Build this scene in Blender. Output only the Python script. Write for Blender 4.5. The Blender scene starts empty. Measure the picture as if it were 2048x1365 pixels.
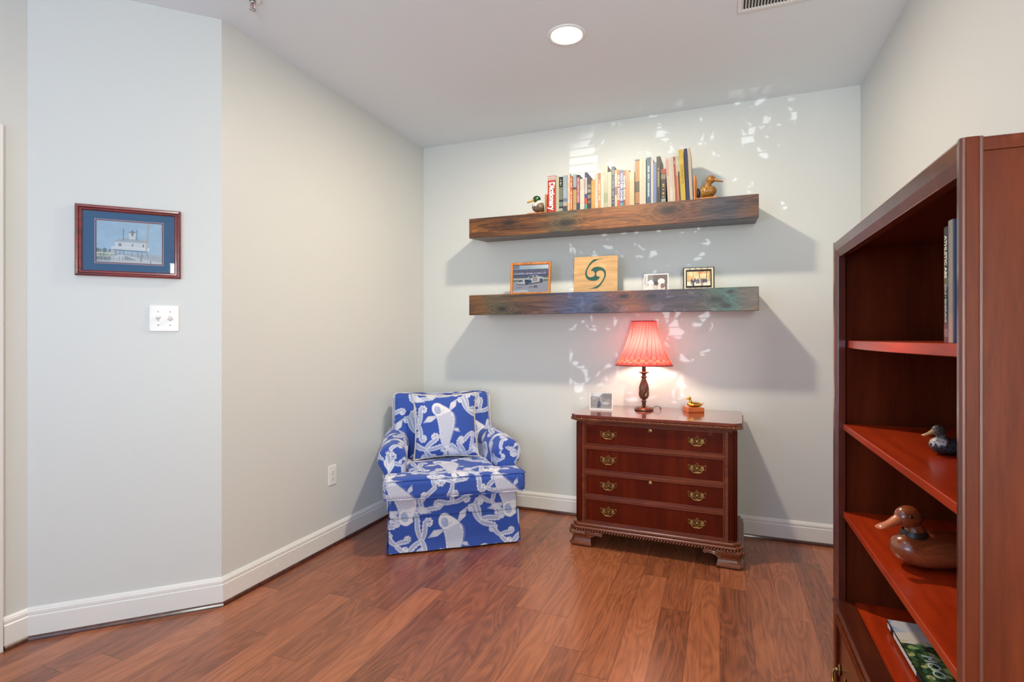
import bpy, bmesh, math, random
import numpy as np
from mathutils import Vector, Matrix, Euler
SC = bpy.context.scene
C = SC.collection
PI = math.pi
rad = math.radians
def S(r, g, b):
    f = lambda v: (v/255/12.92) if v/255 <= .04045 else ((v/255+.055)/1.055)**2.4
    return (f(r), f(g), f(b))

# ------------------------------------------------------------------ camera
YAW = rad(21.17)
cam_d = bpy.data.cameras.new('camera'); cam = bpy.data.objects.new('camera', cam_d); C.objects.link(cam)
cam.location = (0, 0, 1.253); cam.rotation_euler = (PI/2, 0, YAW)
cam_d.sensor_width = 36; cam_d.lens = 1074/2048*36; cam_d.shift_y = -7.5/2048
cam_d.clip_start = .02; cam_d.clip_end = 100
SC.camera = cam

# ------------------------------------------------------------------ light and exposure
SC.view_settings.view_transform = 'Standard'; SC.view_settings.look = 'None'
SC.view_settings.gamma = 1; SC.view_settings.use_curve_mapping = False
SC.view_settings.exposure = 0.03
SC.cycles.max_bounces = 10; SC.cycles.diffuse_bounces = 6; SC.cycles.glossy_bounces = 4
SC.cycles.transmission_bounces = 6; SC.cycles.sample_clamp_indirect = 6
SC.cycles.caustics_reflective = False; SC.cycles.caustics_refractive = False
W = bpy.data.worlds.new('sky'); SC.world = W; W.use_nodes = True
bg = W.node_tree.nodes['Background']; bg.inputs[0].default_value = (.70, .84, 1, 1); bg.inputs[1].default_value = .35

def lamp(name, kind, loc, energy, color, rot=(0, 0, 0), **k):
    d = bpy.data.lights.new(name, kind); d.energy = energy; d.color = color
    for a, b in k.items(): setattr(d, a, b)
    o = bpy.data.objects.new(name, d); o.location = loc; o.rotation_euler = rot; C.objects.link(o); return o
WARM = (1, .87, .66); COOL = (.60, .79, 1.0)
# daylight of the inferred rear window, and of two unseen windows added for light
lamp('daylight_fill', 'AREA', (-1.45, -1.76, 1.45), 38, (.50, .68, 1), (rad(108), 0, 0), shape='RECTANGLE', size=1.3, size_y=1.7)  # fill from the added left rear window
lamp('daylight_fill', 'AREA', (2.16, -1.0, 1.4), 2, COOL, (rad(105), 0, PI/2), shape='RECTANGLE', size=1.2, size_y=1.7)  # fill from the added side window
lamp('daylight_fill', 'AREA', (.60, -1.79, 1.35), 94, (.94, 1, .93), (rad(112), 0, 0), shape='RECTANGLE', size=.5, size_y=1.7)
# ceiling cans: the one in view and two unseen ones added behind the camera
lamp('overhead_light', 'AREA', (-.703, 2.558, 2.728), 38, WARM, (0, 0, 0), shape='DISK', size=.12)
lamp('overhead_light', 'AREA', (-.703, .55, 2.728), 2, (1, .93, .82), (0, 0, 0), shape='DISK', size=.12)
lamp('overhead_light', 'AREA', (1.2, -.9, 2.728), 3, (1, .93, .82), (0, 0, 0), shape='DISK', size=.12)
# sun thrown back off the ground outside, low, through blinds and shrub
lamp('sun_bounce', 'SPOT', (1.27, -6.0, .30), 1500, (.86, .93, 1), (rad(97.2), 0, rad(8.2)), spot_size=rad(15.5), spot_blend=.15, shadow_soft_size=.003)

# ------------------------------------------------------------------ node helpers
def mat(name, color=(.5, .5, .5), rough=.5, metal=0., coat=0., spec=.5, trans=0., emis=None, estr=0., bump=None, sheen=0.):
    m = bpy.data.materials.new(name); m.use_nodes = True
    b = m.node_tree.nodes['Principled BSDF']
    b.inputs['Base Color'].default_value = (*color, 1)
    b.inputs['Roughness'].default_value = rough; b.inputs['Metallic'].default_value = metal
    b.inputs['Coat Weight'].default_value = coat; b.inputs['Coat Roughness'].default_value = .12
    b.inputs['Specular IOR Level'].default_value = spec; b.inputs['Transmission Weight'].default_value = trans
    b.inputs['Sheen Weight'].default_value = sheen
    if emis: b.inputs['Emission Color'].default_value = (*emis, 1); b.inputs['Emission Strength'].default_value = estr
    if bump:
        nt = m.node_tree; tc = nt.nodes.new('ShaderNodeTexCoord'); n = nt.nodes.new('ShaderNodeTexNoise')
        n.inputs['Scale'].default_value = bump[0]; n.inputs['Detail'].default_value = 4
        bp = nt.nodes.new('ShaderNodeBump'); bp.inputs['Strength'].default_value = bump[1]; bp.inputs['Distance'].default_value = .002
        nt.links.new(tc.outputs['Object'], n.inputs['Vector']); nt.links.new(n.outputs['Fac'], bp.inputs['Height'])
        nt.links.new(bp.outputs[0], b.inputs['Normal'])
    return m
class NT:
    def __init__(s, m): s.t = m.node_tree; s.b = s.t.nodes['Principled BSDF']
    def n(s, kind, **k):
        o = s.t.nodes.new('ShaderNode'+kind)
        for a, v in k.items():
            if a in o.inputs: o.inputs[a].default_value = v
            else: setattr(o, a, v)
        return o
    def l(s, a, b): s.t.links.new(a, b)
    def math(s, op, a, b=None):
        o = s.t.nodes.new('ShaderNodeMath'); o.operation = op
        for i, v in enumerate((a, b)):
            if v is None: continue
            if hasattr(v, 'links'): s.l(v, o.inputs[i])
            else: o.inputs[i].default_value = v
        return o.outputs[0]
    def ramp(s, fac, stops):
        r = s.t.nodes.new('ShaderNodeValToRGB'); e = r.color_ramp.elements
        while len(e) < len(stops): e.new(.5)
        for x, (p, c) in zip(e, stops): x.position = p; x.color = (*c, 1)
        s.l(fac, r.inputs[0]); return r.outputs[0]
    def mix(s, f, a, b, mode='MIX'):
        o = s.t.nodes.new('ShaderNodeMix'); o.data_type = 'RGBA'; o.blend_type = mode
        for i, v in ((0, f), (6, a), (7, b)):
            if hasattr(v, 'links'): s.l(v, o.inputs[i])
            elif i: o.inputs[i].default_value = (*v, 1)
            else: o.inputs[i].default_value = v
        return o.outputs[2]
def wood(name, dark, mid, light, scale=(1, 1, 12), axis='x', rough=.3, coat=.5, figure=9., bump=.05, spec=.5):
    """grain runs along the given axis"""
    m = mat(name, mid, rough, coat=coat, spec=spec); t = NT(m)
    tc = t.n('TexCoord'); mp = t.n('Mapping'); t.l(tc.outputs['Object'], mp.inputs[0])
    s = {'x': (1.2, 14, 14), 'y': (14, 1.2, 14), 'z': (14, 14, 1.2)}[axis]
    mp.inputs['Scale'].default_value = s
    n1 = t.n('TexNoise', Scale=figure/4, Detail=6., Roughness=.6, Distortion=.6); t.l(mp.outputs[0], n1.inputs[0])
    n2 = t.n('TexNoise', Scale=figure*2.2, Detail=3., Roughness=.7); t.l(mp.outputs[0], n2.inputs[0])
    f = t.math('ADD', t.math('MULTIPLY', n1.outputs[0], .75), t.math('MULTIPLY', n2.outputs[0], .25))
    col = t.ramp(f, [(.34, dark), (.5, mid), (.66, light)])
    t.l(col, t.b.inputs['Base Color'])
    bp = t.n('Bump', Strength=bump, Distance=.002); t.l(n2.outputs[0], bp.inputs['Height']); t.l(bp.outputs[0], t.b.inputs['Normal'])
    return m
def attr_mat(name, rough=.5, coat=0., sheen=0., bump=None, spec=.5):
    m = mat(name, rough=rough, coat=coat, sheen=sheen, bump=bump, spec=spec); t = NT(m)
    a = t.n('Attribute', attribute_name='print'); t.l(a.outputs['Color'], t.b.inputs['Base Color']); return m

# ------------------------------------------------------------------ materials
M = {}
M['wall'] = mat('wall_paint', (.675, .69, .675), .42, spec=.35, bump=(140, .12))
M['ceiling'] = mat('ceiling_paint', (.78, .83, .87), .8, bump=(120, .1))
M['trim'] = mat('white_trim_paint', (.80, .79, .77), .3)
M['plastic'] = mat('white_plastic', (.84, .83, .82), .3)
M['dark'] = mat('dark_hole', (.02, .018, .016), .6)
M['steel'] = mat('steel_screw', (.6, .6, .6), .3, 1)
M['cherry'] = wood('cherry_wood', (.085, .012, .0025), (.14, .024, .005), (.20, .040, .009), axis='x', rough=.28, coat=.15, spec=.35)
M['cherry_v'] = wood('cherry_wood_upright', (.060, .0050, .0008), (.085, .0078, .0012), (.115, .012, .002), axis='z', rough=.36, coat=.0, figure=5., spec=.09)
M['cherry_top'] = wood('cherry_top_wood', (.10, .013, .006), (.16, .022, .009), (.22, .036, .013), axis='x', rough=.16, coat=.9)
M['carved'] = mat('carved_cherry', (.16, .040, .013), .26, coat=.5)
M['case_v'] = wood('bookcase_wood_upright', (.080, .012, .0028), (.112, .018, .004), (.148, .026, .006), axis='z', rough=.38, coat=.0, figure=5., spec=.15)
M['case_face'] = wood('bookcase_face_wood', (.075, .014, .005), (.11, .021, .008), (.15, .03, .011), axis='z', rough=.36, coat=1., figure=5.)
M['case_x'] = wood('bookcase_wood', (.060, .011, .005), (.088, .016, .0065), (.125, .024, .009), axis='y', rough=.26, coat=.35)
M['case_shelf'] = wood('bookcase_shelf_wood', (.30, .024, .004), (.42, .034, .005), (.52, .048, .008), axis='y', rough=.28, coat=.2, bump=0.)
M['brass'] = mat('antique_brass', S(150, 122, 74), .38, 1)
M['gold'] = mat('polished_gold', S(220, 175, 80), .22, 1)
M['bronze'] = mat('lamp_bronze', S(112, 78, 58), .36, .55, coat=.3)
M['cord'] = mat('cord_brown', (.03, .018, .012), .5)
M['page'] = mat('page_paper', (.72, .66, .52), .8, bump=(400, .3))
M['black'] = mat('black_lacquer', (.012, .011, .011), .3)
M['white_card'] = mat('white_card', (.82, .81, .79), .5)
M['glass'] = None

def floor_mat():
    m = mat('oak_plank_floor', (.2, .07, .04), .3, coat=.35); t = NT(m)
    t.b.inputs['Coat Roughness'].default_value = .22
    tc = t.n('TexCoord'); sp = t.n('SeparateXYZ'); t.l(tc.outputs['Object'], sp.inputs[0])
    X, Y = sp.outputs[0], sp.outputs[1]
    W_ = .127; L = 1.05
    fx = t.math('DIVIDE', X, W_); ix = t.math('FLOOR', fx); ux = t.math('FRACT', fx)
    wn = t.n('TexWhiteNoise', noise_dimensions='1D'); t.l(ix, wn.inputs['W'])
    fy = t.math('ADD', t.math('DIVIDE', Y, L), t.math('MULTIPLY', wn.outputs['Value'], 7.3))
    iy = t.math('FLOOR', fy); uy = t.math('FRACT', fy)
    cb = t.n('CombineXYZ'); t.l(ix, cb.inputs[0]); t.l(iy, cb.inputs[1])
    w2 = t.n('TexWhiteNoise', noise_dimensions='2D'); t.l(cb.outputs[0], w2.inputs['Vector'])
    # grain, shifted per plank
    off = t.n('CombineXYZ'); t.l(t.math('MULTIPLY', w2.outputs['Value'], 37.), off.inputs[1]); t.l(t.math('MULTIPLY', ix, 3.7), off.inputs[0])
    mp = t.n('VectorMath', operation='MULTIPLY'); t.l(tc.outputs['Object'], mp.inputs[0]); mp.inputs[1].default_value = (9., 1.5, 1.)
    ad = t.n('VectorMath', operation='ADD'); t.l(mp.outputs[0], ad.inputs[0]); t.l(off.outputs[0], ad.inputs[1])
    g1 = t.n('TexNoise', Scale=1., Detail=2., Roughness=.5, Distortion=.8); t.l(ad.outputs[0], g1.inputs[0])
    rings = t.math('FRACT', t.math('MULTIPLY', g1.outputs[0], 9.))
    rings = t.math('ABSOLUTE', t.math('SUBTRACT', rings, .5))
    mp2 = t.n('VectorMath', operation='MULTIPLY'); t.l(ad.outputs[0], mp2.inputs[0]); mp2.inputs[1].default_value = (14., 2.2, 1.)
    g2 = t.n('TexNoise', Scale=1., Detail=5., Roughness=.7); t.l(mp2.outputs[0], g2.inputs[0])
    f = t.math('ADD', t.math('MULTIPLY', rings, .30), t.math('MULTIPLY', g2.outputs[0], .60))
    f = t.math('ADD', f, t.math('MULTIPLY', t.math('SUBTRACT', w2.outputs['Value'], .5), .24))
    col = t.ramp(f, [(.16, S(106, 58, 38)), (.36, S(148, 84, 54)), (.58, S(180, 108, 70))])
    sx = t.math('LESS_THAN', t.math('ABSOLUTE', t.math('SUBTRACT', ux, .5)), .4925)
    sy = t.math('LESS_THAN', t.math('ABSOLUTE', t.math('SUBTRACT', uy, .5)), .4988)
    seam = t.math('MULTIPLY', sx, sy)
    col = t.mix(seam, S(92, 50, 36), col)
    t.l(col, t.b.inputs['Base Color'])
    t.l(t.math('ADD', .23, t.math('MULTIPLY', g2.outputs[0], .2)), t.b.inputs['Roughness'])
    h = t.math('ADD', t.math('MULTIPLY', seam, .6), t.math('MULTIPLY', f, .3))
    bp = t.n('Bump', Strength=.14, Distance=.002); t.l(h, bp.inputs['Height']); t.l(bp.outputs[0], t.b.inputs['Normal'])
    return m
M['floor'] = floor_mat()

def beam_mat(name, seed, patches, knots):
    """stained pine board, grain along x, patches of coloured stain and painted sky reflection, and knots (x, z, size, colour)"""
    m = mat(name, (.1, .05, .03), .42, coat=.1); t = NT(m)
    tc = t.n('TexCoord'); sp = t.n('SeparateXYZ'); t.l(tc.outputs['Object'], sp.inputs[0])
    warp = None
    for (kx, kz, kr) in knots:
        dx = t.math('MULTIPLY', t.math('SUBTRACT', sp.outputs[0], kx), .45); dz = t.math('SUBTRACT', sp.outputs[2], kz)
        d2 = t.math('ADD', t.math('MULTIPLY', dx, dx), t.math('MULTIPLY', dz, dz))
        g = t.math('EXPONENT', t.math('DIVIDE', d2, -(kr*kr*2.2)))
        warp = g if warp is None else t.math('ADD', warp, g)
    mp = t.n('Mapping'); mp.inputs['Scale'].default_value = (1.5, 9, 22); mp.inputs['Location'].default_value = (seed, seed*2, seed*.7)
    t.l(tc.outputs['Object'], mp.inputs[0])
    n1 = t.n('TexNoise', Scale=1., Detail=7., Roughness=.62, Distortion=1.1); t.l(mp.outputs[0], n1.inputs[0])
    ph = t.math('ADD', t.math('MULTIPLY', n1.outputs[0], 9.), t.math('MULTIPLY', warp, 3.2))
    lines = t.math('ABSOLUTE', t.math('SUBTRACT', t.math('FRACT', ph), .5))
    f = t.math('ADD', t.math('MULTIPLY', lines, .22), t.math('MULTIPLY', n1.outputs[0], .80))
    col = t.ramp(f, [(.30, S(38, 23, 13)), (.46, S(90, 54, 26)), (.62, S(146, 94, 42))])
    bn = t.n('TexNoise', Scale=3.2, Detail=2.); t.l(tc.outputs['Object'], bn.inputs[0])
    for (px, pw, c, a) in patches:  # bluish tints mix stain with painted sky reflection
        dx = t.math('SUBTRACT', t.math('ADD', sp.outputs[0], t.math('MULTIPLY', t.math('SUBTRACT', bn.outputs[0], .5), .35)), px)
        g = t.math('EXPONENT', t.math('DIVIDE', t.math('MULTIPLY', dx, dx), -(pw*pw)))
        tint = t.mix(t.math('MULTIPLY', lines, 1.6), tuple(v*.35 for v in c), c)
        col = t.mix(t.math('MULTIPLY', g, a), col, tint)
    col = t.mix(t.math('MINIMUM', t.math('POWER', warp, 3.), .9), col, (.012, .009, .008))
    t.l(col, t.b.inputs['Base Color'])
    bp = t.n('Bump', Strength=.25, Distance=.002); t.l(f, bp.inputs['Height']); t.l(bp.outputs[0], t.b.inputs['Normal'])
    return m

# ------------------------------------------------------------------ mesh helpers
def link(name, me, parent=None, m=None, loc=None, rot=None):
    o = bpy.data.objects.new(name, me); C.objects.link(o)
    if parent: o.parent = parent
    if m is not None: me.materials.append(m)
    if loc is not None: o.location = loc
    if rot is not None: o.rotation_euler = rot
    return o
def tag(o, label, cat=None, group=None):
    o['label'] = label
    if cat: o['category'] = cat
    if group: o['group'] = group
    return o
def thing(name, label, cat, loc=(0, 0, 0), rotz=0, group=None, rot=None):
    o = bpy.data.objects.new(name, None); o.empty_display_size = .05; C.objects.link(o); o.location = loc
    o.rotation_euler = rot if rot else (0, 0, rotz)
    return tag(o, label, cat, group)
class MB:
    def __init__(s): s.v = []; s.f = []; s.sm = []
    def add(s, vs, fs, smooth=False, mtx=None):
        o = len(s.v)
        s.v += [tuple(mtx @ Vector(v)) if mtx is not None else tuple(v) for v in vs]
        s.f += [tuple(i+o for i in f) for f in fs]; s.sm += [smooth]*len(fs); return s
    def box(s, x0, x1, y0, y1, z0, z1, mtx=None):
        v = [(x, y, z) for z in (z0, z1) for y in (y0, y1) for x in (x0, x1)]
        return s.add(v, [(0, 2, 3, 1), (4, 5, 7, 6), (0, 1, 5, 4), (2, 6, 7, 3), (0, 4, 6, 2), (1, 3, 7, 5)], mtx=mtx)
    def lathe(s, prof, n=32, center=(0, 0), mtx=None, twist=None, caps=True):
        v = []; f = []
        for (r, z) in prof:
            for k in range(n):
                a = 2*PI*k/n; rr = twist(r, z, a) if twist else r
                v.append((center[0]+rr*math.cos(a), center[1]+rr*math.sin(a), z))
        m = len(prof)
        for i in range(m-1):
            for k in range(n):
                f.append((i*n+k, i*n+(k+1) % n, (i+1)*n+(k+1) % n, (i+1)*n+k))
        if caps:
            if prof[0][0] > 1e-5: f.append(tuple(reversed(range(n))))
            if prof[-1][0] > 1e-5: f.append(tuple((m-1)*n+k for k in range(n)))
        return s.add(v, f, True, mtx)
    def tube(s, pts, r, n=8, closed=False, caps=True, flat=1.):
        P = [Vector(p) for p in pts]; m = len(P); v = []; f = []
        R = r if hasattr(r, '__len__') else [r]*m
        up = None
        for i in range(m):
            if closed: d = P[(i+1) % m]-P[i-1]
            else: d = P[min(i+1, m-1)]-P[max(i-1, 0)]
            d.normalize()
            if up is None: up = Vector((0, 0, 1)) if abs(d.z) < .9 else Vector((0, 1, 0))
            side = d.cross(up)
            if side.length < 1e-4: side = d.orthogonal()
            side.normalize(); up = side.cross(d).normalized()
            for k in range(n):
                a = 2*PI*k/n; v.append(tuple(P[i]+side*math.cos(a)*R[i]+up*math.sin(a)*R[i]*flat))
        mm = m if closed else m-1
        for i in range(mm):
            j = (i+1) % m
            for k in range(n): f.append((i*n+k, i*n+(k+1) % n, j*n+(k+1) % n, j*n+k))
        if not closed and caps: f += [tuple(reversed(range(n))), tuple((m-1)*n+k for k in range(n))]
        return s.add(v, f, True)
    def loft(s, secs, n=20):
        """secs: (centre, half-width, half-height, side vector, up vector)"""
        v = []; f = []; m = len(secs)
        for (c, w, h, sd, up) in secs:
            c, sd, up = Vector(c), Vector(sd), Vector(up)
            for k in range(n):
                a = 2*PI*k/n; v.append(tuple(c+sd*math.cos(a)*w+up*math.sin(a)*h))
        for i in range(m-1):
            for k in range(n): f.append((i*n+k, i*n+(k+1) % n, (i+1)*n+(k+1) % n, (i+1)*n+k))
        f += [tuple(reversed(range(n))), tuple((m-1)*n+k for k in range(n))]
        return s.add(v, f, True)
    def ball(s, c, rx, ry=None, rz=None, n=12, m=8, mtx=None):
        ry = ry or rx; rz = rz or rx; v = [(0, 0, -1)]; f = []
        for i in range(1, m):
            p = -PI/2+PI*i/m
            for k in range(n): a = 2*PI*k/n; v.append((math.cos(p)*math.cos(a), math.cos(p)*math.sin(a), math.sin(p)))
        v.append((0, 0, 1)); L = len(v)-1
        for k in range(n): f.append((0, 1+(k+1) % n, 1+k)); f.append((L, 1+(m-2)*n+k, 1+(m-2)*n+(k+1) % n))
        for i in range(m-2):
            for k in range(n): f.append((1+i*n+k, 1+i*n+(k+1) % n, 1+(i+1)*n+(k+1) % n, 1+(i+1)*n+k))
        T = Matrix.Translation(c) @ (mtx if mtx is not None else Matrix.Identity(4)) @ Matrix.Diagonal((rx, ry, rz, 1))
        return s.add(v, f, True, T)
    def prism(s, poly, a0, a1, axis='z', mtx=None):
        """extrude polygon. axis z: poly is (x,y); axis y: (x,z); axis x: (y,z)"""
        ar = sum(poly[i-1][0]*poly[i][1]-poly[i][0]*poly[i-1][1] for i in range(len(poly)))
        if (ar < 0) != (axis == 'y'): poly = poly[::-1]
        g = {'z': lambda p, a: (p[0], p[1], a), 'y': lambda p, a: (p[0], a, p[1]), 'x': lambda p, a: (a, p[0], p[1])}[axis]
        n = len(poly); v = [g(p, a0) for p in poly]+[g(p, a1) for p in poly]
        f = [tuple(reversed(range(n))), tuple(range(n, 2*n))]+[(i, (i+1) % n, n+(i+1) % n, n+i) for i in range(n)]
        return s.add(v, f, mtx=mtx)
    def build(s, name, m, parent=None, loc=None, rot=None, bevel=0, seg=2, sub=0):
        me = bpy.data.meshes.new(name); me.from_pydata(s.v, [], s.f); me.polygons.foreach_set('use_smooth', s.sm)
        me.update(); o = link(name, me, parent, m, loc, rot)
        if bevel:
            b = o.modifiers.new('bevel', 'BEVEL'); b.width = bevel; b.segments = seg; b.limit_method = 'ANGLE'; b.angle_limit = rad(40); b.harden_normals = False
        if sub: q = o.modifiers.new('sub', 'SUBSURF'); q.levels = sub; q.render_levels = sub
        return o
def grids(name, parts, m, parent, loc=None, rot=None, weld=True, smooth=True):
    """parts: list of (P[nu,nv,3], col[nu,nv,3], flip); dense print-carrying surface"""
    V = []; K = []; F_ = []; o = 0
    for (P, col, flip) in parts:
        nu, nv = P.shape[:2]; V.append(P.reshape(-1, 3)); K.append(col.reshape(-1, 3))
        idx = np.arange(nu*nv).reshape(nu, nv)+o; o += nu*nv
        q = np.stack([idx[:-1, :-1], idx[1:, :-1], idx[1:, 1:], idx[:-1, 1:]], -1).reshape(-1, 4)
        F_.append(q[:, ::-1] if flip else q)
    V = np.concatenate(V); K = np.concatenate(K); Q = np.concatenate(F_)
    me = bpy.data.meshes.new(name); me.vertices.add(len(V)); me.vertices.foreach_set('co', V.astype(np.float32).ravel())
    me.loops.add(len(Q)*4); me.loops.foreach_set('vertex_index', Q.astype(np.int32).ravel())
    me.polygons.add(len(Q)); me.polygons.foreach_set('loop_start', (np.arange(len(Q))*4).astype(np.int32))
    try: me.polygons.foreach_set('loop_total', np.full(len(Q), 4, np.int32))
    except Exception: pass
    me.polygons.foreach_set('use_smooth', np.full(len(Q), smooth))
    a = me.color_attributes.new('print', 'FLOAT_COLOR', 'POINT')
    a.data.foreach_set('color', np.concatenate([K, np.ones((len(K), 1))], 1).astype(np.float32).ravel())
    me.update(); me.validate()
    if weld:
        bm = bmesh.new(); bm.from_mesh(me); bmesh.ops.remove_doubles(bm, verts=bm.verts, dist=1e-5); bm.to_mesh(me); bm.free()
    return link(name, me, parent, m, loc, rot)

# ------------------------------------------------------------------ drawing in numpy (prints, photographs)
class Cv:
    def __init__(s, w, h, ppm, bg, wrap=False):
        s.w, s.h, s.k, s.wrap = w, h, ppm, wrap; s.nx, s.ny = int(round(w*ppm)), int(round(h*ppm))
        s.a = np.zeros((s.ny, s.nx, 3)); s.a[:] = S(*bg)
    def _win(s, x0, y0, x1, y1):
        i0, i1 = int(math.floor(x0*s.k))-1, int(math.ceil(x1*s.k))+2; j0, j1 = int(math.floor(y0*s.k))-1, int(math.ceil(y1*s.k))+2
        if not s.wrap: i0, i1, j0, j1 = max(i0, 0), min(i1, s.nx), max(j0, 0), min(j1, s.ny)
        if i1 <= i0 or j1 <= j0: return None
        I, J = np.meshgrid(np.arange(i0, i1), np.arange(j0, j1)); return I, J, (I+.5)/s.k, (J+.5)/s.k
    def _put(s, I, J, cov, col):
        cov = np.clip(cov, 0, 1); k = cov > 0
        i, j, c = I[k] % s.nx, J[k] % s.ny, cov[k][:, None]
        s.a[j, i] = s.a[j, i]*(1-c)+np.array(S(*col))*c
    def rect(s, x0, y0, x1, y1, col, al=1):
        g = s._win(x0, y0, x1, y1)
        if g: I, J, X, Y = g; s._put(I, J, ((X >= x0) & (X < x1) & (Y >= y0) & (Y < y1))*al, col)
    def ell(s, cx, cy, rx, ry, col, ang=0, al=1):
        R = max(rx, ry); g = s._win(cx-R, cy-R, cx+R, cy+R)
        if not g: return
        I, J, X, Y = g; ca, sa = math.cos(ang), math.sin(ang); u = ((X-cx)*ca+(Y-cy)*sa)/rx; v = (-(X-cx)*sa+(Y-cy)*ca)/ry
        s._put(I, J, ((1-np.sqrt(u*u+v*v))*min(rx, ry)*s.k+.5)*al if al == 1 else ((u*u+v*v) < 1)*al, col)
    def poly(s, P, col, al=1):
        xs, ys = [p[0] for p in P], [p[1] for p in P]; g = s._win(min(xs), min(ys), max(xs), max(ys))
        if not g: return
        I, J, X, Y = g; ins = np.zeros(X.shape, bool)
        for a in range(len(P)):
            (x1, y1), (x2, y2) = P[a-1], P[a]
            if y1 == y2: continue
            c = ((y1 > Y) != (y2 > Y)) & (X < (x2-x1)*(Y-y1)/(y2-y1)+x1); ins ^= c
        s._put(I, J, ins*al, col)
    def stroke(s, P, w, col, al=1):
        W_ = w if hasattr(w, '__len__') else [w]*len(P); m = max(W_)
        for a in range(len(P)-1):
            (x1, y1), (x2, y2) = P[a], P[a+1]; wa, wb = W_[a]/2, W_[a+1]/2
            g = s._win(min(x1, x2)-m, min(y1, y2)-m, max(x1, x2)+m, max(y1, y2)+m)
            if not g: continue
            I, J, X, Y = g; dx, dy = x2-x1, y2-y1; L = dx*dx+dy*dy+1e-12
            t = np.clip(((X-x1)*dx+(Y-y1)*dy)/L, 0, 1); d = np.hypot(X-x1-t*dx, Y-y1-t*dy)
            s._put(I, J, ((wa+(wb-wa)*t-d)*s.k+.5)*al, col)
    def blur(s, n=1):
        for _ in range(n):
            for ax in (0, 1): s.a = (np.roll(s.a, 1, ax)+2*s.a+np.roll(s.a, -1, ax))/4
        return s
    def sample(s, U, V):
        x = U*s.k-.5; y = V*s.k-.5
        if s.wrap: i0 = np.floor(x).astype(int); j0 = np.floor(y).astype(int); fx, fy = x-i0, y-j0; i1, j1 = (i0+1) % s.nx, (j0+1) % s.ny; i0 %= s.nx; j0 %= s.ny
        else:
            x = np.clip(x, 0, s.nx-1.001); y = np.clip(y, 0, s.ny-1.001); i0 = x.astype(int); j0 = y.astype(int); fx, fy = x-i0, y-j0; i1, j1 = i0+1, j0+1
        fx, fy = fx[..., None], fy[..., None]
        return (s.a[j0, i0]*(1-fx)+s.a[j0, i1]*fx)*(1-fy)+(s.a[j1, i0]*(1-fx)+s.a[j1, i1]*fx)*fy
def noise2(nx, ny, cell, seed):
    r = np.random.RandomState(seed); gx, gy = int(nx/cell)+3, int(ny/cell)+3; g = r.rand(gy, gx)
    X, Y = np.meshgrid(np.arange(nx)/cell, np.arange(ny)/cell); i, j = X.astype(int), Y.astype(int); fx, fy = X-i, Y-j
    fx, fy = fx*fx*(3-2*fx), fy*fy*(3-2*fy)
    return (g[j, i]*(1-fx)+g[j, i+1]*fx)*(1-fy)+(g[j+1, i]*(1-fx)+g[j+1, i+1]*fx)*fy
def print_panel(name, cv, m, parent, loc=(0, 0, 0), rot=None, n=None):
    """flat print w x h standing in local x/z, facing -y; canvas origin lower left"""
    n = n or (min(cv.nx, 240), min(cv.ny, 240))
    U, V = np.meshgrid(np.linspace(0, cv.w, n[0]), np.linspace(0, cv.h, n[1]), indexing='ij')
    P = np.stack([U-cv.w/2, np.zeros_like(U), V], -1)
    return grids(name, [(P, cv.sample(U, V), False)], m, parent, loc, rot, weld=False, smooth=False)
def text_mesh(name, body, size, m, parent, loc, rot, ext=.0004, bold=0., sx=1., align='CENTER', ay='CENTER'):
    cu = bpy.data.curves.new(name, 'FONT'); cu.body = body; cu.size = size; cu.extrude = ext; cu.align_x = align; cu.align_y = ay
    cu.offset = bold; cu.resolution_u = 3
    o = bpy.data.objects.new(name, cu); C.objects.link(o); dg = bpy.context.evaluated_depsgraph_get(); dg.update()
    me = bpy.data.meshes.new_from_object(o.evaluated_get(dg)); bpy.data.objects.remove(o); bpy.data.curves.remove(cu)
    me.name = name
    if sx != 1: me.transform(Matrix.Diagonal((sx, 1, 1, 1)))
    me.materials.clear(); return link(name, me, parent, m, loc, rot)

# ================================================================== the room
def struct(o, label=None):
    o['kind'] = 'structure'
    if label: o['label'] = label
    return o
H = 2.74
struct(MB().box(-3.0, 2.4, -2.0, 3.9, -.08, 0).build('floor', M['floor']), 'reddish brown oak plank floor')
struct(MB().box(-3.0, 2.4, -2.0, 3.9, H, H+.08).build('ceiling', M['ceiling']), 'plain off-white ceiling')
def wallp(name, poly, label): return struct(MB().prism(poly, 0, H).build(name, M['wall']), label)
wallp('wall_left', [(-2.175, 1.853), (-2.175, 3.69), (-2.30, 3.69), (-2.30, 1.905)], 'cream wall behind the armchair, left of the corner')
wallp('wall_diagonal', [(-2.677, 1.351), (-2.175, 1.853), (-2.30, 1.905), (-2.802, 1.403)], 'angled wall carrying the framed lighthouse picture')
wallp('wall_entry', [(-2.802, -1.92), (-2.677, -1.92), (-2.677, 1.351), (-2.802, 1.403)], 'wall at the far left edge beside the door casing')
wallp('wall_back', [(-2.30, 3.69), (.90, 3.69), (.90, 3.82), (-2.30, 3.82)], 'back wall carrying the two beam shelves')
wallp('wall_right', [(.772, -.20), (.90, -.20), (.90, 3.69), (.772, 3.69)], 'wall behind the bookcase on the right')
wallp('wall_alcove', [(.90, -.20), (2.32, -.20), (2.32, -.08), (.90, -.08)], 'return wall behind the camera')
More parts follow.
